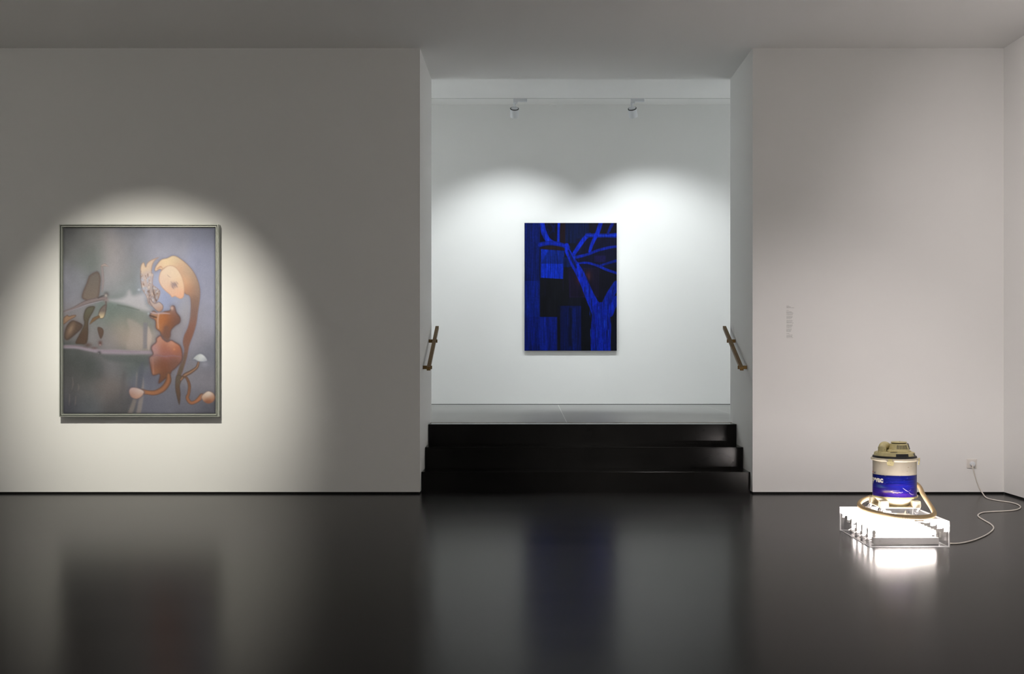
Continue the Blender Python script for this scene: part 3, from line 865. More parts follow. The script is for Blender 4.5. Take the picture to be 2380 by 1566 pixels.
# ------------------------------------------------------------------ blue painting
def blue_painting():
    p = Paint(87, 1077, 83, 1450, 216, 298, (13, 15, 34))
    rect = lambda x0, x1, y0, y1, c, a=1.0, soft=3: p.poly([(x0, y0), (x1, y0), (x1, y1), (x0, y1)], c, soft=soft, alpha=a, smooth=False)
    rect(520, 780, 83, 300, (6, 18, 62))
    rect(470, 524, 83, 300, (30, 16, 28))
    rect(255, 470, 83, 300, (9, 10, 40))
    rect(780, 1077, 83, 260, (16, 13, 32))
    rect(640, 1077, 250, 600, (11, 12, 46))
    rect(87, 252, 83, 700, (3, 20, 100))
    rect(87, 252, 700, 1090, (2, 26, 128))
    rect(87, 438, 1088, 1450, (2, 22, 122))
    rect(245, 325, 1090, 1450, (6, 32, 160), .7, 14)
    rect(255, 560, 690, 1086, (13, 14, 26))
    rect(438, 470, 970, 1450, (9, 11, 28))
    rect(470, 696, 970, 1450, (4, 16, 78))
    rect(560, 600, 985, 1400, (6, 10, 34), .7, 16)
    rect(600, 640, 985, 1450, (3, 26, 120), .7, 14)
    rect(696, 810, 860, 1450, (8, 11, 26))
    rect(560, 885, 570, 880, (19, 13, 40))
    rect(885, 1077, 560, 1000, (12, 12, 30))
    rect(255, 520, 340, 372, (24, 16, 34))
    p.poly([(270, 345), (380, 330), (500, 345), (512, 372), (300, 362)], (34, 22, 30), soft=4, smooth=True)
    p.poly([(265, 362), (515, 380), (510, 520), (262, 522)], (3, 30, 128), soft=3, smooth=False)
    p.poly([(265, 362), (345, 372), (300, 450), (264, 520)], (2, 38, 178), soft=6, smooth=False)
    p.poly([(262, 518), (505, 520), (500, 682), (262, 668)], (2, 40, 196), soft=3, smooth=False)
    p.poly([(505, 450), (600, 450), (590, 556), (505, 556)], (4, 22, 84), soft=4, smooth=False)
    p.blob(770, 650, 34, 52, (72, 34, 44), .9)
    p.blob(660, 690, 30, 50, (56, 24, 42), .7)
    rect(835, 960, 432, 500, (24, 18, 80), .8)
    for a, b in (((568, 572), (885, 572)), ((885, 572), (880, 876)), ((572, 874), (880, 874)), ((572, 574), (575, 876)), ((310, 690), (310, 860)), ((500, 700), (500, 800))):
        p.stroke([a, ((a[0] + b[0]) / 2, (a[1] + b[1]) / 2), b], [2.2, 2.2, 2.2], (32, 24, 76), soft=3, alpha=.7)
    blue, deep, hi = (4, 34, 190), (3, 22, 122), (10, 54, 224)
    br = lambda pts, r, c=blue, l=None: p.stroke(pts, r, c, soft=4, edge=None, light=l)
    br([(330, 90), (320, 130), (345, 175), (320, 230)], [10, 8, 8, 6], (4, 16, 66))
    br([(420, 90), (400, 150), (350, 210)], [12, 10, 8], (3, 14, 62))
    br([(370, 95), (395, 130), (405, 180)], [10, 9, 6], (3, 16, 74))
    br([(275, 83), (295, 180), (335, 260), (400, 300)], [24, 30, 28, 22], blue, hi)
    br([(457, 83), (452, 180), (450, 290)], [14, 12, 14], blue, hi)
    br([(255, 315), (330, 300), (420, 303), (500, 322), (548, 340)], [24, 22, 24, 22, 26], (3, 28, 150), blue)
    br([(540, 320), (550, 385), (590, 460), (620, 520), (680, 620), (735, 740), (790, 870), (840, 970), (890, 1050)], [22, 30, 34, 40, 44, 44, 50, 58, 80], blue, None)
    br([(560, 380), (600, 480), (640, 560)], [10, 16, 10], (4, 18, 90))
    br([(905, 1020), (910, 1180), (905, 1320), (905, 1450)], [90, 108, 106, 108], (3, 26, 158), (3, 32, 176))
    br([(920, 1090), (960, 960), (1010, 850), (1077, 740)], [50, 46, 44, 40], (3, 28, 158), None)
    br([(1000, 1050), (1040, 960), (1077, 900)], [40, 36, 40], (3, 30, 170), None)
    br([(620, 410), (680, 320), (740, 240), (790, 205)], [20, 22, 22, 16], blue, None)
    br([(760, 215), (870, 218), (980, 218), (1077, 215)], [22, 22, 20, 26], (4, 28, 150), hi)
    br([(905, 83), (870, 190), (820, 290), (785, 390)], [22, 22, 18, 14], blue, None)
    br([(1030, 95), (1000, 150), (980, 200)], [16, 14, 12], (4, 22, 122))
    br([(640, 450), (760, 420), (880, 375), (1000, 345), (1077, 335)], [16, 14, 14, 14, 12], (3, 26, 150))
    br([(650, 515), (760, 510), (870, 540), (960, 580), (1077, 620)], [9, 11, 13, 14, 13], (3, 28, 160))
    br([(880, 545), (960, 520), (1077, 485)], [9, 12, 15], (3, 24, 132))
    # brush streaks
    st_ = p.noise(9, 150, 4, 2)
    p.A *= (1 + .13 * np.clip(st_, -2, 2))[..., None]
    p.A *= (1 + .05 * np.clip(p.noise(14, 14, 8, 2), -2, 2))[..., None]
    trunk = p.sdf([(560, 380), (650, 420), (780, 700), (880, 980), (1077, 720), (1077, 900), (1015, 1080), (1015, 1450), (800, 1450), (790, 1080), (690, 720), (560, 470)], False) < 0
    t = np.clip(p.noise(12, 70, 17, 2) * .5 - .25, 0, .7) * trunk
    p.mix(t, (5, 12, 70))
    t = np.clip(p.noise(10, 90, 29, 2) * .5 - .4, 0, .7) * trunk
    p.mix(t, (20, 66, 236))
    return p


BT = 0.033
yb = YF - BT
A = at(1219, 518, yb); B = at(1433.5, 815, yb)
bp_ = empty('blue_painting', ((A.x + B.x) / 2, YF, B.z))
tag(bp_, 'unframed deep blue and black painting of a branching tree on the far wall', 'painting')
w2, hh = (B.x - A.x) / 2, A.z - B.z
obj('stretcher', bx(-w2, w2, -BT + .0006, -.001, 0, hh), 'backing', bp_)
cv = blue_painting().mesh('canvas', lambda u, v: (-w2 + u * 2 * w2, np.full_like(u, -BT), hh - v * hh), (.65, .72, .56))
mesh_obj('canvas', cv, 'blue_oil', bp_)['label'] = 'canvas painted with blue branches over dark rectangles'

# ------------------------------------------------------------------ track lights
def rot_to(direction):
    """matrix whose -Z points along direction"""
    return Vector((0, 0, -1)).rotation_difference(Vector(direction).normalized()).to_matrix().to_4x4()


def spot(parent, power, color, size, blend, radius, matrix):
    l = bpy.data.lights.new('spot_beam', 'SPOT')
    l.energy = power
    l.color = color
    l.spot_size = math.radians(size)
    l.spot_blend = blend
    l.shadow_soft_size = radius
    o = bpy.data.objects.new('spot_beam', l)
    col.objects.link(o)
    o.parent = parent
    o.matrix_local = matrix
    return o


def track_light(loc, aim, power, color, size, blend, label, group, side=1):
    """loc: point on the track; aim: world point"""
    root = empty('track_spotlight', loc)
    tag(root, label, 'spotlight', group)
    obj('adapter', bx(-.012, .128, -.017, .017, -.036, -.0005, .003), 'lamp_white', root)
    b = bx(-.012, .030, -.014, .014, -.052, -.036, .002)
    obj('swivel', lathe([(0, -.052), (.016, -.052), (.013, -.066), (.009, -.075), (.009, -.09), (0, -.09)], 20, bm=b), 'lamp_white', root, True)
    pivot = Vector((0, 0, -.088))
    d = Vector(aim) - (Vector(loc) + pivot)
    Mx = Matrix.Translation(pivot) @ rot_to(d)
    R_, Lh = .044, .108
    head = bmesh.new()
    lathe([(0, -.004), (.026, -.004), (.030, -.010), (.036, -.012), (.036, -.016)], 32, bm=head)
    lathe([(.036, -.016), (R_, -.016), (R_, -Lh), (R_ - .004, -Lh), (R_ - .004, -Lh + .02), (0, -Lh + .02)], 32, bm=head)
    head.transform(Mx)
    h = obj('lamp_head', head, 'lamp_white', root, True)
    ring = lathe([(.036, -.0155), (.0445, -.0155), (.0445, -.022), (.036, -.022)], 32)
    ring.transform(Mx)
    obj('ring', ring, 'lamp_ring', h, True)
    lens = lathe([(0, -Lh + .012), (R_ - .005, -Lh + .012)], 32)
    lens.transform(Mx)
    obj('lens', lens, 'lens', h)
    spot(root, power, color, size, blend, .022, Mx @ Matrix.Translation((0, 0, -Lh + .006)))
    return root


trk = tag(obj('lighting_track', bx(GA, GB, YT - .028, YT, ZG + .004, ZG + .03), 'lamp_ring'), 'slim recessed lighting track along the far gallery ceiling', 'track')
l1 = Vector(((1196 - VX) / (F / YT), YT - .014, ZG + .004))
l2 = Vector(((1468.5 - VX) / (F / YT), YT - .014, ZG + .004))
track_light(l1, (-0.26, YF, 1.38), POWER_GALLERY, COL_GALLERY, 94, .7, 'white cylinder spotlight hanging upright from the gallery track', 'gallery track spotlights')
track_light(l2, (1.52, YF, 1.38), POWER_GALLERY * 1.12, COL_GALLERY, 94, .7, 'white cylinder spotlight tilted sideways on the gallery track', 'gallery track spotlights')

for (x, y), aim, pw, lab in GALLERY_FILL_SPOTS:
    track_light((x, y, ZG - .001), aim, pw, COL_GALLERY, 100, 1.0, lab, 'added gallery fill spotlights')
# spots of the front room, mostly added fill, above the picture edge and behind the viewer
for (loc, aim, pw, c, sz, bl, lab) in ROOM_SPOTS:
    track_light(loc, aim, pw, c, sz, bl, lab, 'front room ceiling spotlights')


# ------------------------------------------------------------------ handrails
def handrail(side, xw, label):
    """side +1: the wall is on the left of the rail; the wall face is at xw"""
    root = empty('handrail', (xw, 8.88, ZU))
    tag(root, label, 'handrail', 'bronze handrails of the steps')
    s = side
    xr = .049 * s
    t = .0145
    y0, z0, y1, z1 = 8.885 - 8.88, .967 - ZU, 9.69 - 8.88, 1.312 - ZU
    bm = bmesh.new()
    vs = []
    for y, z in ((y0, z0), (y1, z1)):
        vs.append([bm.verts.new((xr + a, y, z + b)) for a, b in ((-t, -.014), (t, -.014), (t, .014), (-t, .014))])
    for k in range(4):
        bm.faces.new((vs[0][k], vs[0][(k + 1) % 4], vs[1][(k + 1) % 4], vs[1][k]))
    bm.faces.new(vs[0]); bm.faces.new(vs[1])
    bmesh.ops.recalc_face_normals(bm, faces=bm.faces[:])
    bmesh.ops.bevel(bm, geom=bm.edges[:], offset=.0015, segments=1, affect='EDGES')
    obj('rail', bm, 'bronze', root)
    for yb_ in (8.925, 9.425):
        yy = yb_ - 8.88
        zz = z0 + (z1 - z0) * (yy - y0) / (y1 - y0)
        a, b = sorted((.001 * s, (.049 + .024) * s))
        obj('bracket', bx(a, b, yy - .004, yy + .014, zz - .020, zz + .008, .001), 'bronze', root)
    return root


handrail(1, XL, 'bronze handrail fixed to the reveal next to the wall with the framed painting')
handrail(-1, XR, 'bronze handrail fixed to the reveal next to the wall with the small text')

# ------------------------------------------------------------------ wall text (too small to read: word-shaped marks)
yt = YW
P0 = at(1828, 711, yt)
wt = empty('wall_text', (P0.x, YW, at(1828, 786, yt).z))
tag(wt, 'narrow column of small grey vinyl lettering on the white wall', 'wall text')
ys = [183, 215, 248, 347, 405, 437, 470, 508, 568, 602, 635, 668, 735, 768, 800, 833, 898, 930, 963, 996, 1062, 1095, 1128, 1160, 1226, 1290, 1325, 1358, 1392]
xe = [310, 375, 505, 295, 405, 450, 475, 445, 445, 445, 425, 395, 430, 440, 410, 475, 440, 440, 425, 400, 410, 400, 385, 380, 320, 445, 440, 425, 465]
for y_, x_ in zip(ys, xe):
    bm = bmesh.new()
    z = at(0, 700 + y_ / 16.48, yt).z - wt.location.z
    wd = (x_ - 213) / 16.48 / 300
    x = 0.0
    left = random.randint(3, 8)
    while x < wd:
        gw_ = random.uniform(.0009, .0017)
        gh = random.choice((.0019, .0019, .0019, .0028))
        dz = random.choice((0, 0, 0, 0, -.0008))
        box(bm, x, x + gw_ * .8, -.0004, 0, z - .0010 + dz, z - .0010 + gh)
        x += gw_ + .0003
        left -= 1
        if left <= 0:
            x += .0011
            left = random.randint(2, 8)
    obj('text_line', bm, 'vinyl', wt)

# ------------------------------------------------------------------ outlet, plug and cable
oc = at(2258.8, 1077.3, YW - .008)
ol = empty('wall_outlet', (oc.x, YW, oc.z))
tag(ol, 'square white power outlet low on the wall near the corner', 'outlet')
obj('plate', bx(-.039, .039, -.008, 0, -.036, .036, .0025), 'outlet', ol)
f = bmesh.new()
for x0, x1, z0, z1 in ((-.029, .029, .024, .027), (-.029, .029, -.027, -.024), (-.029, -.026, -.024, .024), (.026, .029, -.024, .024)):
    box(f, x0, x1, -.0095, -.008, z0, z1)
obj('insert_frame', f, 'outlet', ol)

fl = lambda px, py, z=.0045: at(px, py, (HC - z) * F / (py - VY))
pts = [at(2260, 1079, YW - .030), at(2261.3, 1088, YW - .034), at(2264.5, 1101, YW - .030), at(2268.4, 1114, YW - .024), at(2276, 1133.5, YW - .018), at(2284, 1149, YW - .05)]
pts[-1].z = max(pts[-1].z, .012)
for q in ((2293.5, 1156.8), (2316.8, 1162.6), (2345.8, 1166.8), (2364, 1171.6), (2372, 1178.6), (2361, 1184.6), (2336, 1187.3), (2307, 1188.7), (2284, 1190.8), (2273.5, 1196),
          (2276, 1201.5), (2288, 1209), (2303, 1217.7), (2309.4, 1226.4), (2303, 1235.4), (2288, 1245), (2264.5, 1254.5), (2239, 1261), (2220, 1262.8), (2208.5, 1262.6)):
    pts.append(fl(*q))
cb = empty('power_cable', (pts[8].x, pts[8].y, 0))
tag(cb, 'white power cable winding over the dark floor from outlet to light box', 'cable')
bm = tube(catmull(pts, 10), .0043, 10)
bm.transform(Matrix.Translation(-cb.location))
obj('cord', bm, 'cable', cb, True)
bm = lathe([(0, 0), (.0195, 0), (.0195, .016), (.017, .022), (.009, .024), (0, .024)], 28)
bm.transform(Matrix.Translation(Vector((oc.x + .0015, YW - .0096, oc.z - .001)) - cb.location) @ Matrix.Rotation(math.pi / 2, 4, 'X'))
obj('plug', bm, 'plug', cb, True)

# ------------------------------------------------------------------ acrylic light box
BX0, BX1, BY0, BY1, BH = 1.892, 2.346, 6.318, 6.92, .146
bc = Vector(((BX0 + BX1) / 2, (BY0 + BY1) / 2, 0))
lb = empty('light_box', bc)
tag(lb, 'clear acrylic box lit from inside, standing on the dark floor', 'light box')
hx, hy, T = (BX1 - BX0) / 2, (BY1 - BY0) / 2, .006


def panel(name, x0, x1, y0, y1, z0, z1):
    bm = bx(x0, x1, y0, y1, z0, z1)
    o = obj(name, bm, ['acrylic', 'acrylic_edge'], lb)
    d = (x1 - x0, y1 - y0, z1 - z0)
    thin = d.index(min(d))
    for p in o.data.polygons:
        ax = max(range(3), key=lambda i: abs(p.normal[i]))
        p.material_index = 0 if ax == thin else 1
    return o


e = .0002
panel('base_panel', -hx + T + e, hx - T - e, -hy + T + e, hy - T - e, 0, T)
panel('side_panel', -hx, -hx + T, -hy, hy, 0, BH - T - e)
panel('side_panel', hx - T, hx, -hy, hy, 0, BH - T - e)
panel('side_panel', -hx + T + e, hx - T - e, -hy, -hy + T, 0, BH - T - e)
panel('side_panel', -hx + T + e, hx - T - e, hy - T, hy, 0, BH - T - e)
panel('top_panel', -hx, hx, -hy, hy, BH - T, BH)


# ------------------------------------------------------------------ fluorescent battens inside the box
def batten(y, first, last):
    root = empty('fluorescent_lamp', (0, y, T + e))
    tag(root, 'lit fluorescent tube on a white batten inside the clear box', 'tube lamp', 'tube lamps inside the acrylic box')
    x0, x1 = 1.940, 2.311
    body = obj('body', bx(x0, x1, -.021, .021, 0, .036, .0012), 'batten', root)
    bm = lathe([(.0045, 0), (.0052, 0), (.0052, .0006), (.0045, .0006)], 20)
    bm.transform(Matrix.Translation((x0 + .036, -.0212, .017)) @ Matrix.Rotation(math.pi / 2, 4, 'X'))
    obj('knockout', bm, 'wire', body)
    for cx in (x0 + .045, x0 + .24):
        obj('screw', lathe([(0, .0375), (.003, .0375), (.003, .036)], 10, cx=cx, cy=-.012), 'wire', body)
    zt = .061
    for s, hx_ in ((1, 1.948), (-1, 2.303)):
        bm = box(bmesh.new(), hx_ - .006, hx_ + .006, -.011, .011, .030, zt, .001)
        c = lathe([(0, -.006), (.0145, -.006), (.0145, .006), (0, .006)], 24)
        c.transform(Matrix.Translation((hx_, 0, zt)) @ Matrix.Rotation(math.pi / 2, 4, 'Y'))
        me = bpy.data.meshes.new('tmp'); c.to_mesh(me); c.free(); bm.from_mesh(me); bpy.data.meshes.remove(me)
        obj('lampholder', bm, 'holder', root)
    bm = lathe([(0, 1.955), (.013, 1.955), (.013, 2.296), (0, 2.296)], 20)
    bm.transform(Matrix.Translation((0, 0, zt)) @ Matrix.Rotation(math.pi / 2, 4, 'Y'))
    obj('tube', bm, 'tube', root, True)['label'] = 'glowing white glass tube'
    obj('starter', lathe([(0, .066), (.0085, .066), (.0095, .062), (.0095, .036)], 18, cx=2.322, cy=.0), 'plastic', root, True)
    if not last:
        p = [Vector((x0 + .004, .004, .026)), Vector((x0 - .016, .010, .018)), Vector((x0 - .026, .045, .012)), Vector((x0 - .020, .076, .013)), Vector((x0 + .001, .085, .020))]
        obj('jumper_wire', tube(catmull(p, 8), .0028, 8), 'wire', root, True)
    return root


NB = 5
ybs = [6.408 + .111 * k for k in range(NB)]
for k in range(NB):
    batten(ybs[k], k == 0, k == NB - 1)

# ------------------------------------------------------------------ shop vacuum
VC = Vector((2.172, 6.74, BH))
vac = empty('vacuum_cleaner', VC)
tag(vac, 'old cream drum vacuum cleaner with blue label standing on the lit box', 'vacuum cleaner')
Z = lambda px, py: 0
deg = math.radians
VA = -17.9      # the side of the drum that faces the viewer (degrees)
# dolly
dolly = bmesh.new()
box(dolly, -.118, .118, -.118, .118, .030, .037, .002)
dl = obj('dolly', dolly, 'cream', vac)
obj('cup', lathe([(0, .037), (.082, .037), (.086, .040), (.112, .078), (.121, .086), (.121, .090), (0, .090)], 56), 'cream', dl, True)
obj('band', lathe([(.120, .083), (.1285, .083), (.1295, .087), (.1275, .0935), (.120, .0935)], 64), 'olive', dl, True)
for sx in (-1, 1):
    for sy in (-1, 1):
        bm = bmesh.new()
        w, d = .025, .027
        cx, cy = .095 * sx, .093 * sy
        v = [bm.verts.new(q) for q in ((cx - w, cy - d, .037), (cx + w, cy - d, .037), (cx + w, cy + d, .037), (cx - w, cy + d, .037),
                                       (cx - w * .92, cy - d * .8, .074), (cx + w * .92, cy - d * .8, .074), (cx + w * .92, cy + d * .8, .074), (cx - w * .92, cy + d * .8, .074))]
        for q in ((0, 3, 2, 1), (4, 5, 6, 7), (0, 1, 5, 4), (1, 2, 6, 5), (2, 3, 7, 6), (3, 0, 4, 7)):
            bm.faces.new([v[i] for i in q])
        bmesh.ops.bevel(bm, geom=bm.edges[:], offset=.003, segments=2, affect='EDGES')
        obj('corner_block', bm, 'cream', dl, True)
for (x, y, r, a) in ((-.112, -.090, .0165, 12), (.090, -.132, .0165, -18), (-.130, .075, .0185, 22), (.108, .10, .0165, 110)):
    c = empty('caster', (x, y, 0), deg(a))
    c.parent = vac
    bm = lathe([(r * .45, -.0065), (r * .92, -.0065), (r, -.004), (r, .004), (r * .92, .0065), (r * .45, .0065)], 28)
    bm.transform(Matrix.Translation((0, 0, r)) @ Matrix.Rotation(math.pi / 2, 4, 'X'))
    obj('wheel', bm, 'tyre', c, True)
    bm = lathe([(0, -.007), (r * .45, -.007), (r * .45, .007), (0, .007)], 20)
    bm.transform(Matrix.Translation((0, 0, r)) @ Matrix.Rotation(math.pi / 2, 4, 'X'))
    obj('hub', bm, 'hub', c, True)
    bm = bmesh.new()
    for s in (-1, 1):
        yy = .0095 * s
        q = [(-.0035, r - .003), (.0035, r - .003), (.015, .031), (.006, .034), (-.002, r + .004)]
        A_ = [bm.verts.new((px_, yy - .001, pz)) for px_, pz in q]
        B_ = [bm.verts.new((px_, yy + .001, pz)) for px_, pz in q]
        bm.faces.new(A_); bm.faces.new(B_[::-1])
        for i in range(5): bm.faces.new((A_[i], A_[(i + 1) % 5], B_[(i + 1) % 5], B_[i]))
    box(bm, -.004, .018, -.0105, .0105, .0325, .0365)
    lathe([(0, .036), (.008, .036), (.008, .040), (0, .040)], 12, cx=.008, bm=bm)
    obj('fork', bm, 'cream', c)

# drum
RB = .1265
obj('drum', lathe([(0, .091), (RB - .002, .091), (RB, .095), (RB, .314), (0, .314)], 80), 'drum', vac, True)
obj('rim', lathe([(RB, .303), (.133, .304), (.1375, .309), (.138, .316), (.135, .3205), (.128, .3215), (.122, .3215)], 80), 'cream', vac, True)


def drum_label():
    # x: angle in degrees from the viewer's side, y: height from the lower edge (down positive)
    p = Paint(-150, 150, 0, 127, 420, 128, (10, 26, 140))
    g = np.clip(p.Y / 127, 0, 1)
    p.field([(-100, 5, (14, 22, 110)), (0, 5, (12, 24, 120)), (100, 5, (12, 22, 100)), (-60, 60, (12, 30, 150)), (20, 50, (8, 26, 160)), (100, 60, (10, 24, 130)),
             (-40, 110, (46, 24, 130)), (20, 110, (24, 24, 160)), (80, 112, (52, 26, 140)), (0, 126, (70, 30, 130)), (-100, 126, (60, 26, 110)), (110, 126, (60, 26, 110))], 30)
    p.A += (p.noise(40, 3.2, 2, 2) * 9)[..., None] * np.array([.9, .8, 1.6])
    s_ = np.clip(p.noise(60, 2.2, 9, 2) - .6, 0, 1) * Paint.sm(60, 95, p.Y)
    p.mix(s_ * .6, (120, 40, 150))
    p.stroke([(-150, 52), (0, 54), (150, 52)], [.5, .6, .5], (110, 30, 130), soft=.6, alpha=.9)
    p.blob(-42, 66, 12, 8, (80, 130, 150), .7); p.blob(-32, 72, 16, 5, (90, 120, 150), .6)
    p.blob(-18, 92, 14, 7, (150, 150, 160), .7); p.blob(-8, 95, 9, 6, (190, 176, 150), .8); p.blob(4, 98, 13, 6, (96, 104, 176), .6)
    p.blob(-24, 98, 8, 5, (200, 180, 120), .7)
    # illegible pale script: dots, loops and dashes
    for x, y, r in ((-7, 93, 3.2), (-3, 100, 3), (2, 98, 2.6), (7, 100, 2.8), (12, 97, 2.4), (16, 99, 2.2), (20, 96, 1.6)):
        p.blob(x, y, r, r, (250, 240, 214), .9)
    for x, y in ((-5, 97), (4, 101), (9, 99)):
        p.blob(x, y, 1.6, 1.6, (226, 150, 50), .8)
    p.stroke([(-6, 87), (2, 88), (12, 87)], [.6, .8, .4], (230, 226, 226), soft=.7, alpha=.8)
    # scratches
    p.stroke([(22, 72), (28, 82), (34, 90), (38, 92)], [.7, 1.1, 1.2, .6], (228, 222, 214), soft=.7)
    p.stroke([(38, 92), (44, 86), (47, 80)], [.6, .6, .3], (200, 190, 200), soft=.7)
    p.stroke([(40, 98), (46, 108), (54, 114), (60, 112)], [.7, 1.1, 1.2, .5], (232, 226, 216), soft=.7)
    p.stroke([(44, 74), (54, 68), (62, 70)], [.4, .6, .3], (150, 130, 180), soft=.6, alpha=.8)
    w_ = np.clip(p.noise(5, 3, 41, 2) - 1.4, 0, 1)
    p.mix(w_ * .7, (120, 120, 190))
    e_ = np.clip(p.noise(4, 4, 51), 0, 2) > 1.6
    p.mix(e_ * (p.Y < 4), (210, 200, 180))
    return p


def on_drum(ang, z, r):
    return (r * np.sin(ang), -r * np.cos(ang), z)


me = drum_label().mesh('label', lambda u, v: on_drum(np.radians(VA - 150 + 300 * u), .2225 - .127 * v, RB + .0006), .62)
lab = mesh_obj('drum_label', me, 'label_print', vac, True)
lab['label'] = 'deep blue printed label with worn violet streaks'


def drum_text(body, size, a_end, z, material, name, bold):
    """text wrapped round the drum, ending at angle a_end (degrees)"""
    cu = bpy.data.curves.new('tmp_text', 'FONT')
    cu.body = body; cu.size = size; cu.offset = bold; cu.align_x = 'RIGHT'; cu.resolution_u = 4
    t = bpy.data.objects.new('tmp_text', cu)
    col.objects.link(t)
    dg = bpy.context.evaluated_depsgraph_get()
    me = bpy.data.meshes.new_from_object(t.evaluated_get(dg))
    bpy.data.objects.remove(t); bpy.data.curves.remove(cu)
    bm = bmesh.new(); bm.from_mesh(me); bpy.data.meshes.remove(me)
    for ax, step in ((0, size * .12),):
        x = min(v.co.x for v in bm.verts) + step
        xm = max(v.co.x for v in bm.verts)
        while x < xm:
            bmesh.ops.bisect_plane(bm, geom=bm.verts[:] + bm.edges[:] + bm.faces[:], plane_co=(x, 0, 0), plane_no=(1, 0, 0))
            x += step
    R_ = RB + .0012
    for v in bm.verts:
        a = deg(a_end + VA) + v.co.x * 1.02 / R_
        v.co = Vector((R_ * math.sin(a), -R_ * math.cos(a), z + v.co.y))
    return obj(name, bm, material, lab)


drum_text('shop\u2022vac', .045, -30.5, .1795, 'print_white', 'lettering', .0022)
drum_text('VAC', .0125, -56, .2285, 'print_blue', 'lettering', .0005)
drum_text('SHOP', .0125, -71, .2285, 'print_red', 'lettering', .0005)

# latches on the rim
for a in (-9.5 + VA, 86 + VA, 178 + VA):
    bm = bmesh.new()
    q = [(-.0115, .322), (.0115, .322), (.0125, .309), (.020, .302), (.019, .288), (.014, .2815), (-.014, .2815), (-.019, .288), (-.020, .302), (-.0125, .309)]
    rings = []
    for r in (.1385, .1445):
        ring = []
        for x, z in q:
            aa = deg(a) + x / r
            rr = r - (.004 if z < .30 else 0)
            ring.append(bm.verts.new((rr * math.sin(aa), -rr * math.cos(aa), z)))
        rings.append(ring)
    n = len(q)
    bm.faces.new(rings[0][::-1]); bm.faces.new(rings[1])
    for i in range(n): bm.faces.new((rings[0][i], rings[0][(i + 1) % n], rings[1][(i + 1) % n], rings[1][i]))
    obj('latch', bm, 'olive', vac)
# small clip low on the right
bm = tube(catmull([Vector((.127, -.01, .118)), Vector((.1275, -.012, .100)), Vector((.135, -.014, .093)), Vector((.132, -.014, .084)), Vector((.124, -.014, .078))], 6), .0022, 8)
obj('clip', bm, 'cream', vac, True)

# lid
ld = obj('lid', lathe([(.122, .3215), (.128, .3215), (.129, .325), (.1265, .328), (.128, .3305), (.124, .333), (.1175, .334), (.114, .349), (0, .349)], 72), 'gasket', vac, True)
obj('shell', sector(.05, .121, .334, .351, deg(-168 + VA), deg(4 + VA), 40, r1top=.117), 'olive', ld, True)
obj('shell', sector(.05, .121, .334, .351, deg(42 + VA), deg(66 + VA), 10, r1top=.115), 'olive', ld, True)
obj('shell', sector(.05, .121, .334, .351, deg(100 + VA), deg(170 + VA), 18, r1top=.117), 'olive', ld, True)
obj('shell_top', lathe([(0, .356), (.104, .356), (.113, .353), (.114, .3495), (0, .3495)], 72), 'olive', ld, True)
obj('recess', lathe([(0, .3575), (.020, .3575), (.022, .356)], 32, cx=-.030, cy=-.078), 'recess', ld, True)
MX, MY = .026, 0.0
mh = obj('motor_housing', lathe([(.070, .3562), (.071, .360), (.067, .3635), (.061, .366), (.050, .402), (.047, .4035), (0, .4035)], 64, cx=MX, cy=MY), 'olive', vac, True)
obj('foot', lathe([(0, .3562), (.020, .3562), (.021, .362), (.018, .368), (0, .369)], 24, cx=MX - .055, cy=-.018), 'olive', mh, True)
obj('cap_gap', lathe([(.042, .4036), (.042, .4085)], 48, cx=MX, cy=MY), 'slot', mh)
obj('cap', lathe([(0, .4085), (.0455, .4085), (.0465, .411), (.044, .4145), (.02, .4165), (0, .4168)], 56, cx=MX, cy=MY), 'olive', mh, True)
obj('cap_screw', lathe([(0, .4176), (.004, .4176), (.004, .416)], 14, cx=MX + .002, cy=-.008), 'recess', mh)
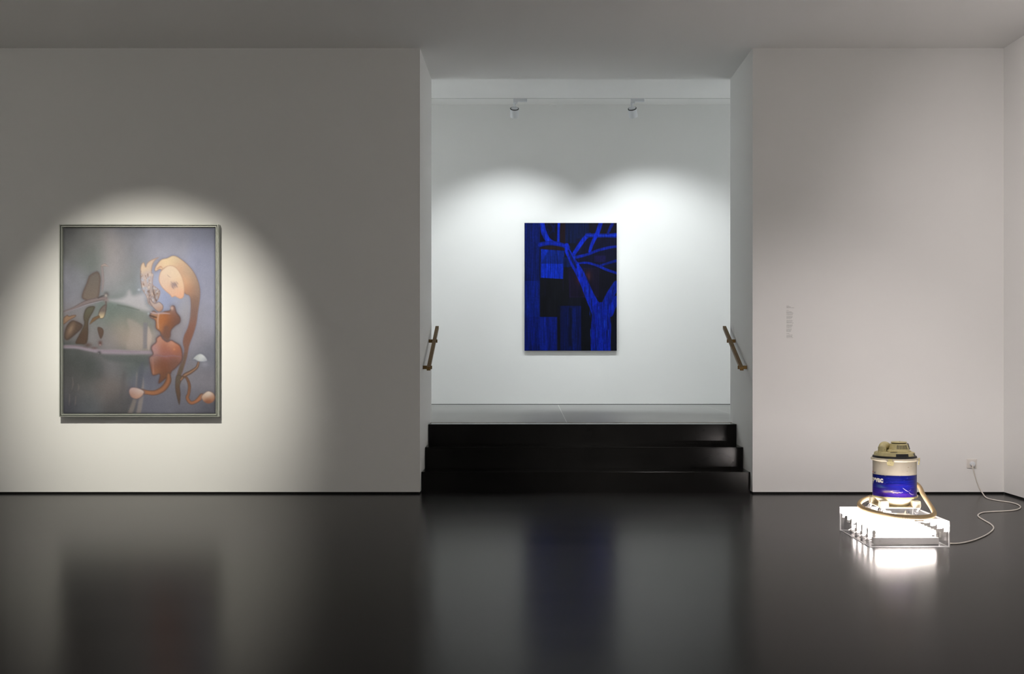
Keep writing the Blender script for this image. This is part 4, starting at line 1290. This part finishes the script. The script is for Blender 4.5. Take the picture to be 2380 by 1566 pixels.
for k in range(8):
    a = deg(VA - 9 + 62 * k / 7)
    bm = bmesh.new()
    hw = .0021
    for z, r in ((.372, .0592), (.396, .0519)):
        pass
    vs = []
    for off in (-.0015, .0006):
        for z, r in ((.373, .0590), (.3965, .0521)):
            for s in (-1, 1):
                rr = r + off
                vs.append(bm.verts.new((MX + rr * math.sin(a) + s * hw * math.cos(a), MY - rr * math.cos(a) + s * hw * math.sin(a), z)))
    for q in ((0, 1, 3, 2), (4, 6, 7, 5), (0, 4, 5, 1), (2, 3, 7, 6), (0, 2, 6, 4), (1, 5, 7, 3)):
        bm.faces.new([vs[i] for i in q])
    obj('vent_slot', bm, 'slot', mh)
for k in range(5):
    z = .372 + .007 * k
    r = .058 - .002 * k
    obj('fin', sector(r - .004, r + .006, z, z + .0035, deg(78 + VA), deg(112 + VA), 8, cx=MX, cy=MY), 'slot', mh)
# elbow on the lid
el = obj('inlet_collar', lathe([(.024, .351), (.0255, .352), (.0255, .357), (.0238, .358), (.0238, .386), (.0225, .387)], 40, cx=-.083, cy=-.028), 'olive', vac, True)
bm = tube(catmull([Vector((-.083, -.028, .380)), Vector((-.080, -.024, .389)), Vector((-.066, -.006, .3945)), Vector((-.044, .022, .391)), Vector((-.020, .052, .376)), Vector((-.004, .078, .352))], 7), .0215, 24)
obj('inlet_elbow', bm, 'olive', vac, True)

# hose: down behind the drum, round the box top
def hp(px, py, d): return at(px, py, d) - VC
rh = .0132
on = lambda px, py: hp(px, py, (HC - BH - rh - .001) * F / (py - VY))
hpts = [Vector((-.004, .082, .346)), Vector((.006, .115, .315)), Vector((.030, .142, .255)), Vector((.060, .158, .200)), hp(2131.5, 1126, 6.895), hp(2144.5, 1147, 6.86), hp(2158, 1168, 6.78), hp(2168, 1184, 6.66), on(2171.5, 1193.5),
        on(2162, 1199.5), on(2142.6, 1202.0), on(2118, 1202.2), on(2094, 1201), on(2072, 1198.6), on(2052, 1195), on(2034, 1190.6), on(2018.5, 1185.6), on(2006, 1180.5),
        hp(1997.5, 1173.5, 6.83), hp(2000, 1166, 6.885), hp(2010, 1160, 6.93), hp(2023, 1155, 6.95), Vector((-.09, .19, .055)), Vector((-.03, .185, .06)), Vector((.03, .15, .07))]
cl = resample(catmull(hpts, 10), .0022)
rad = [rh + (.0007 if i % 2 else -.0006) for i in range(len(cl))]
obj('hose', tube(cl, rad, 16), 'hose', vac, True)['label'] = 'ribbed beige suction hose'
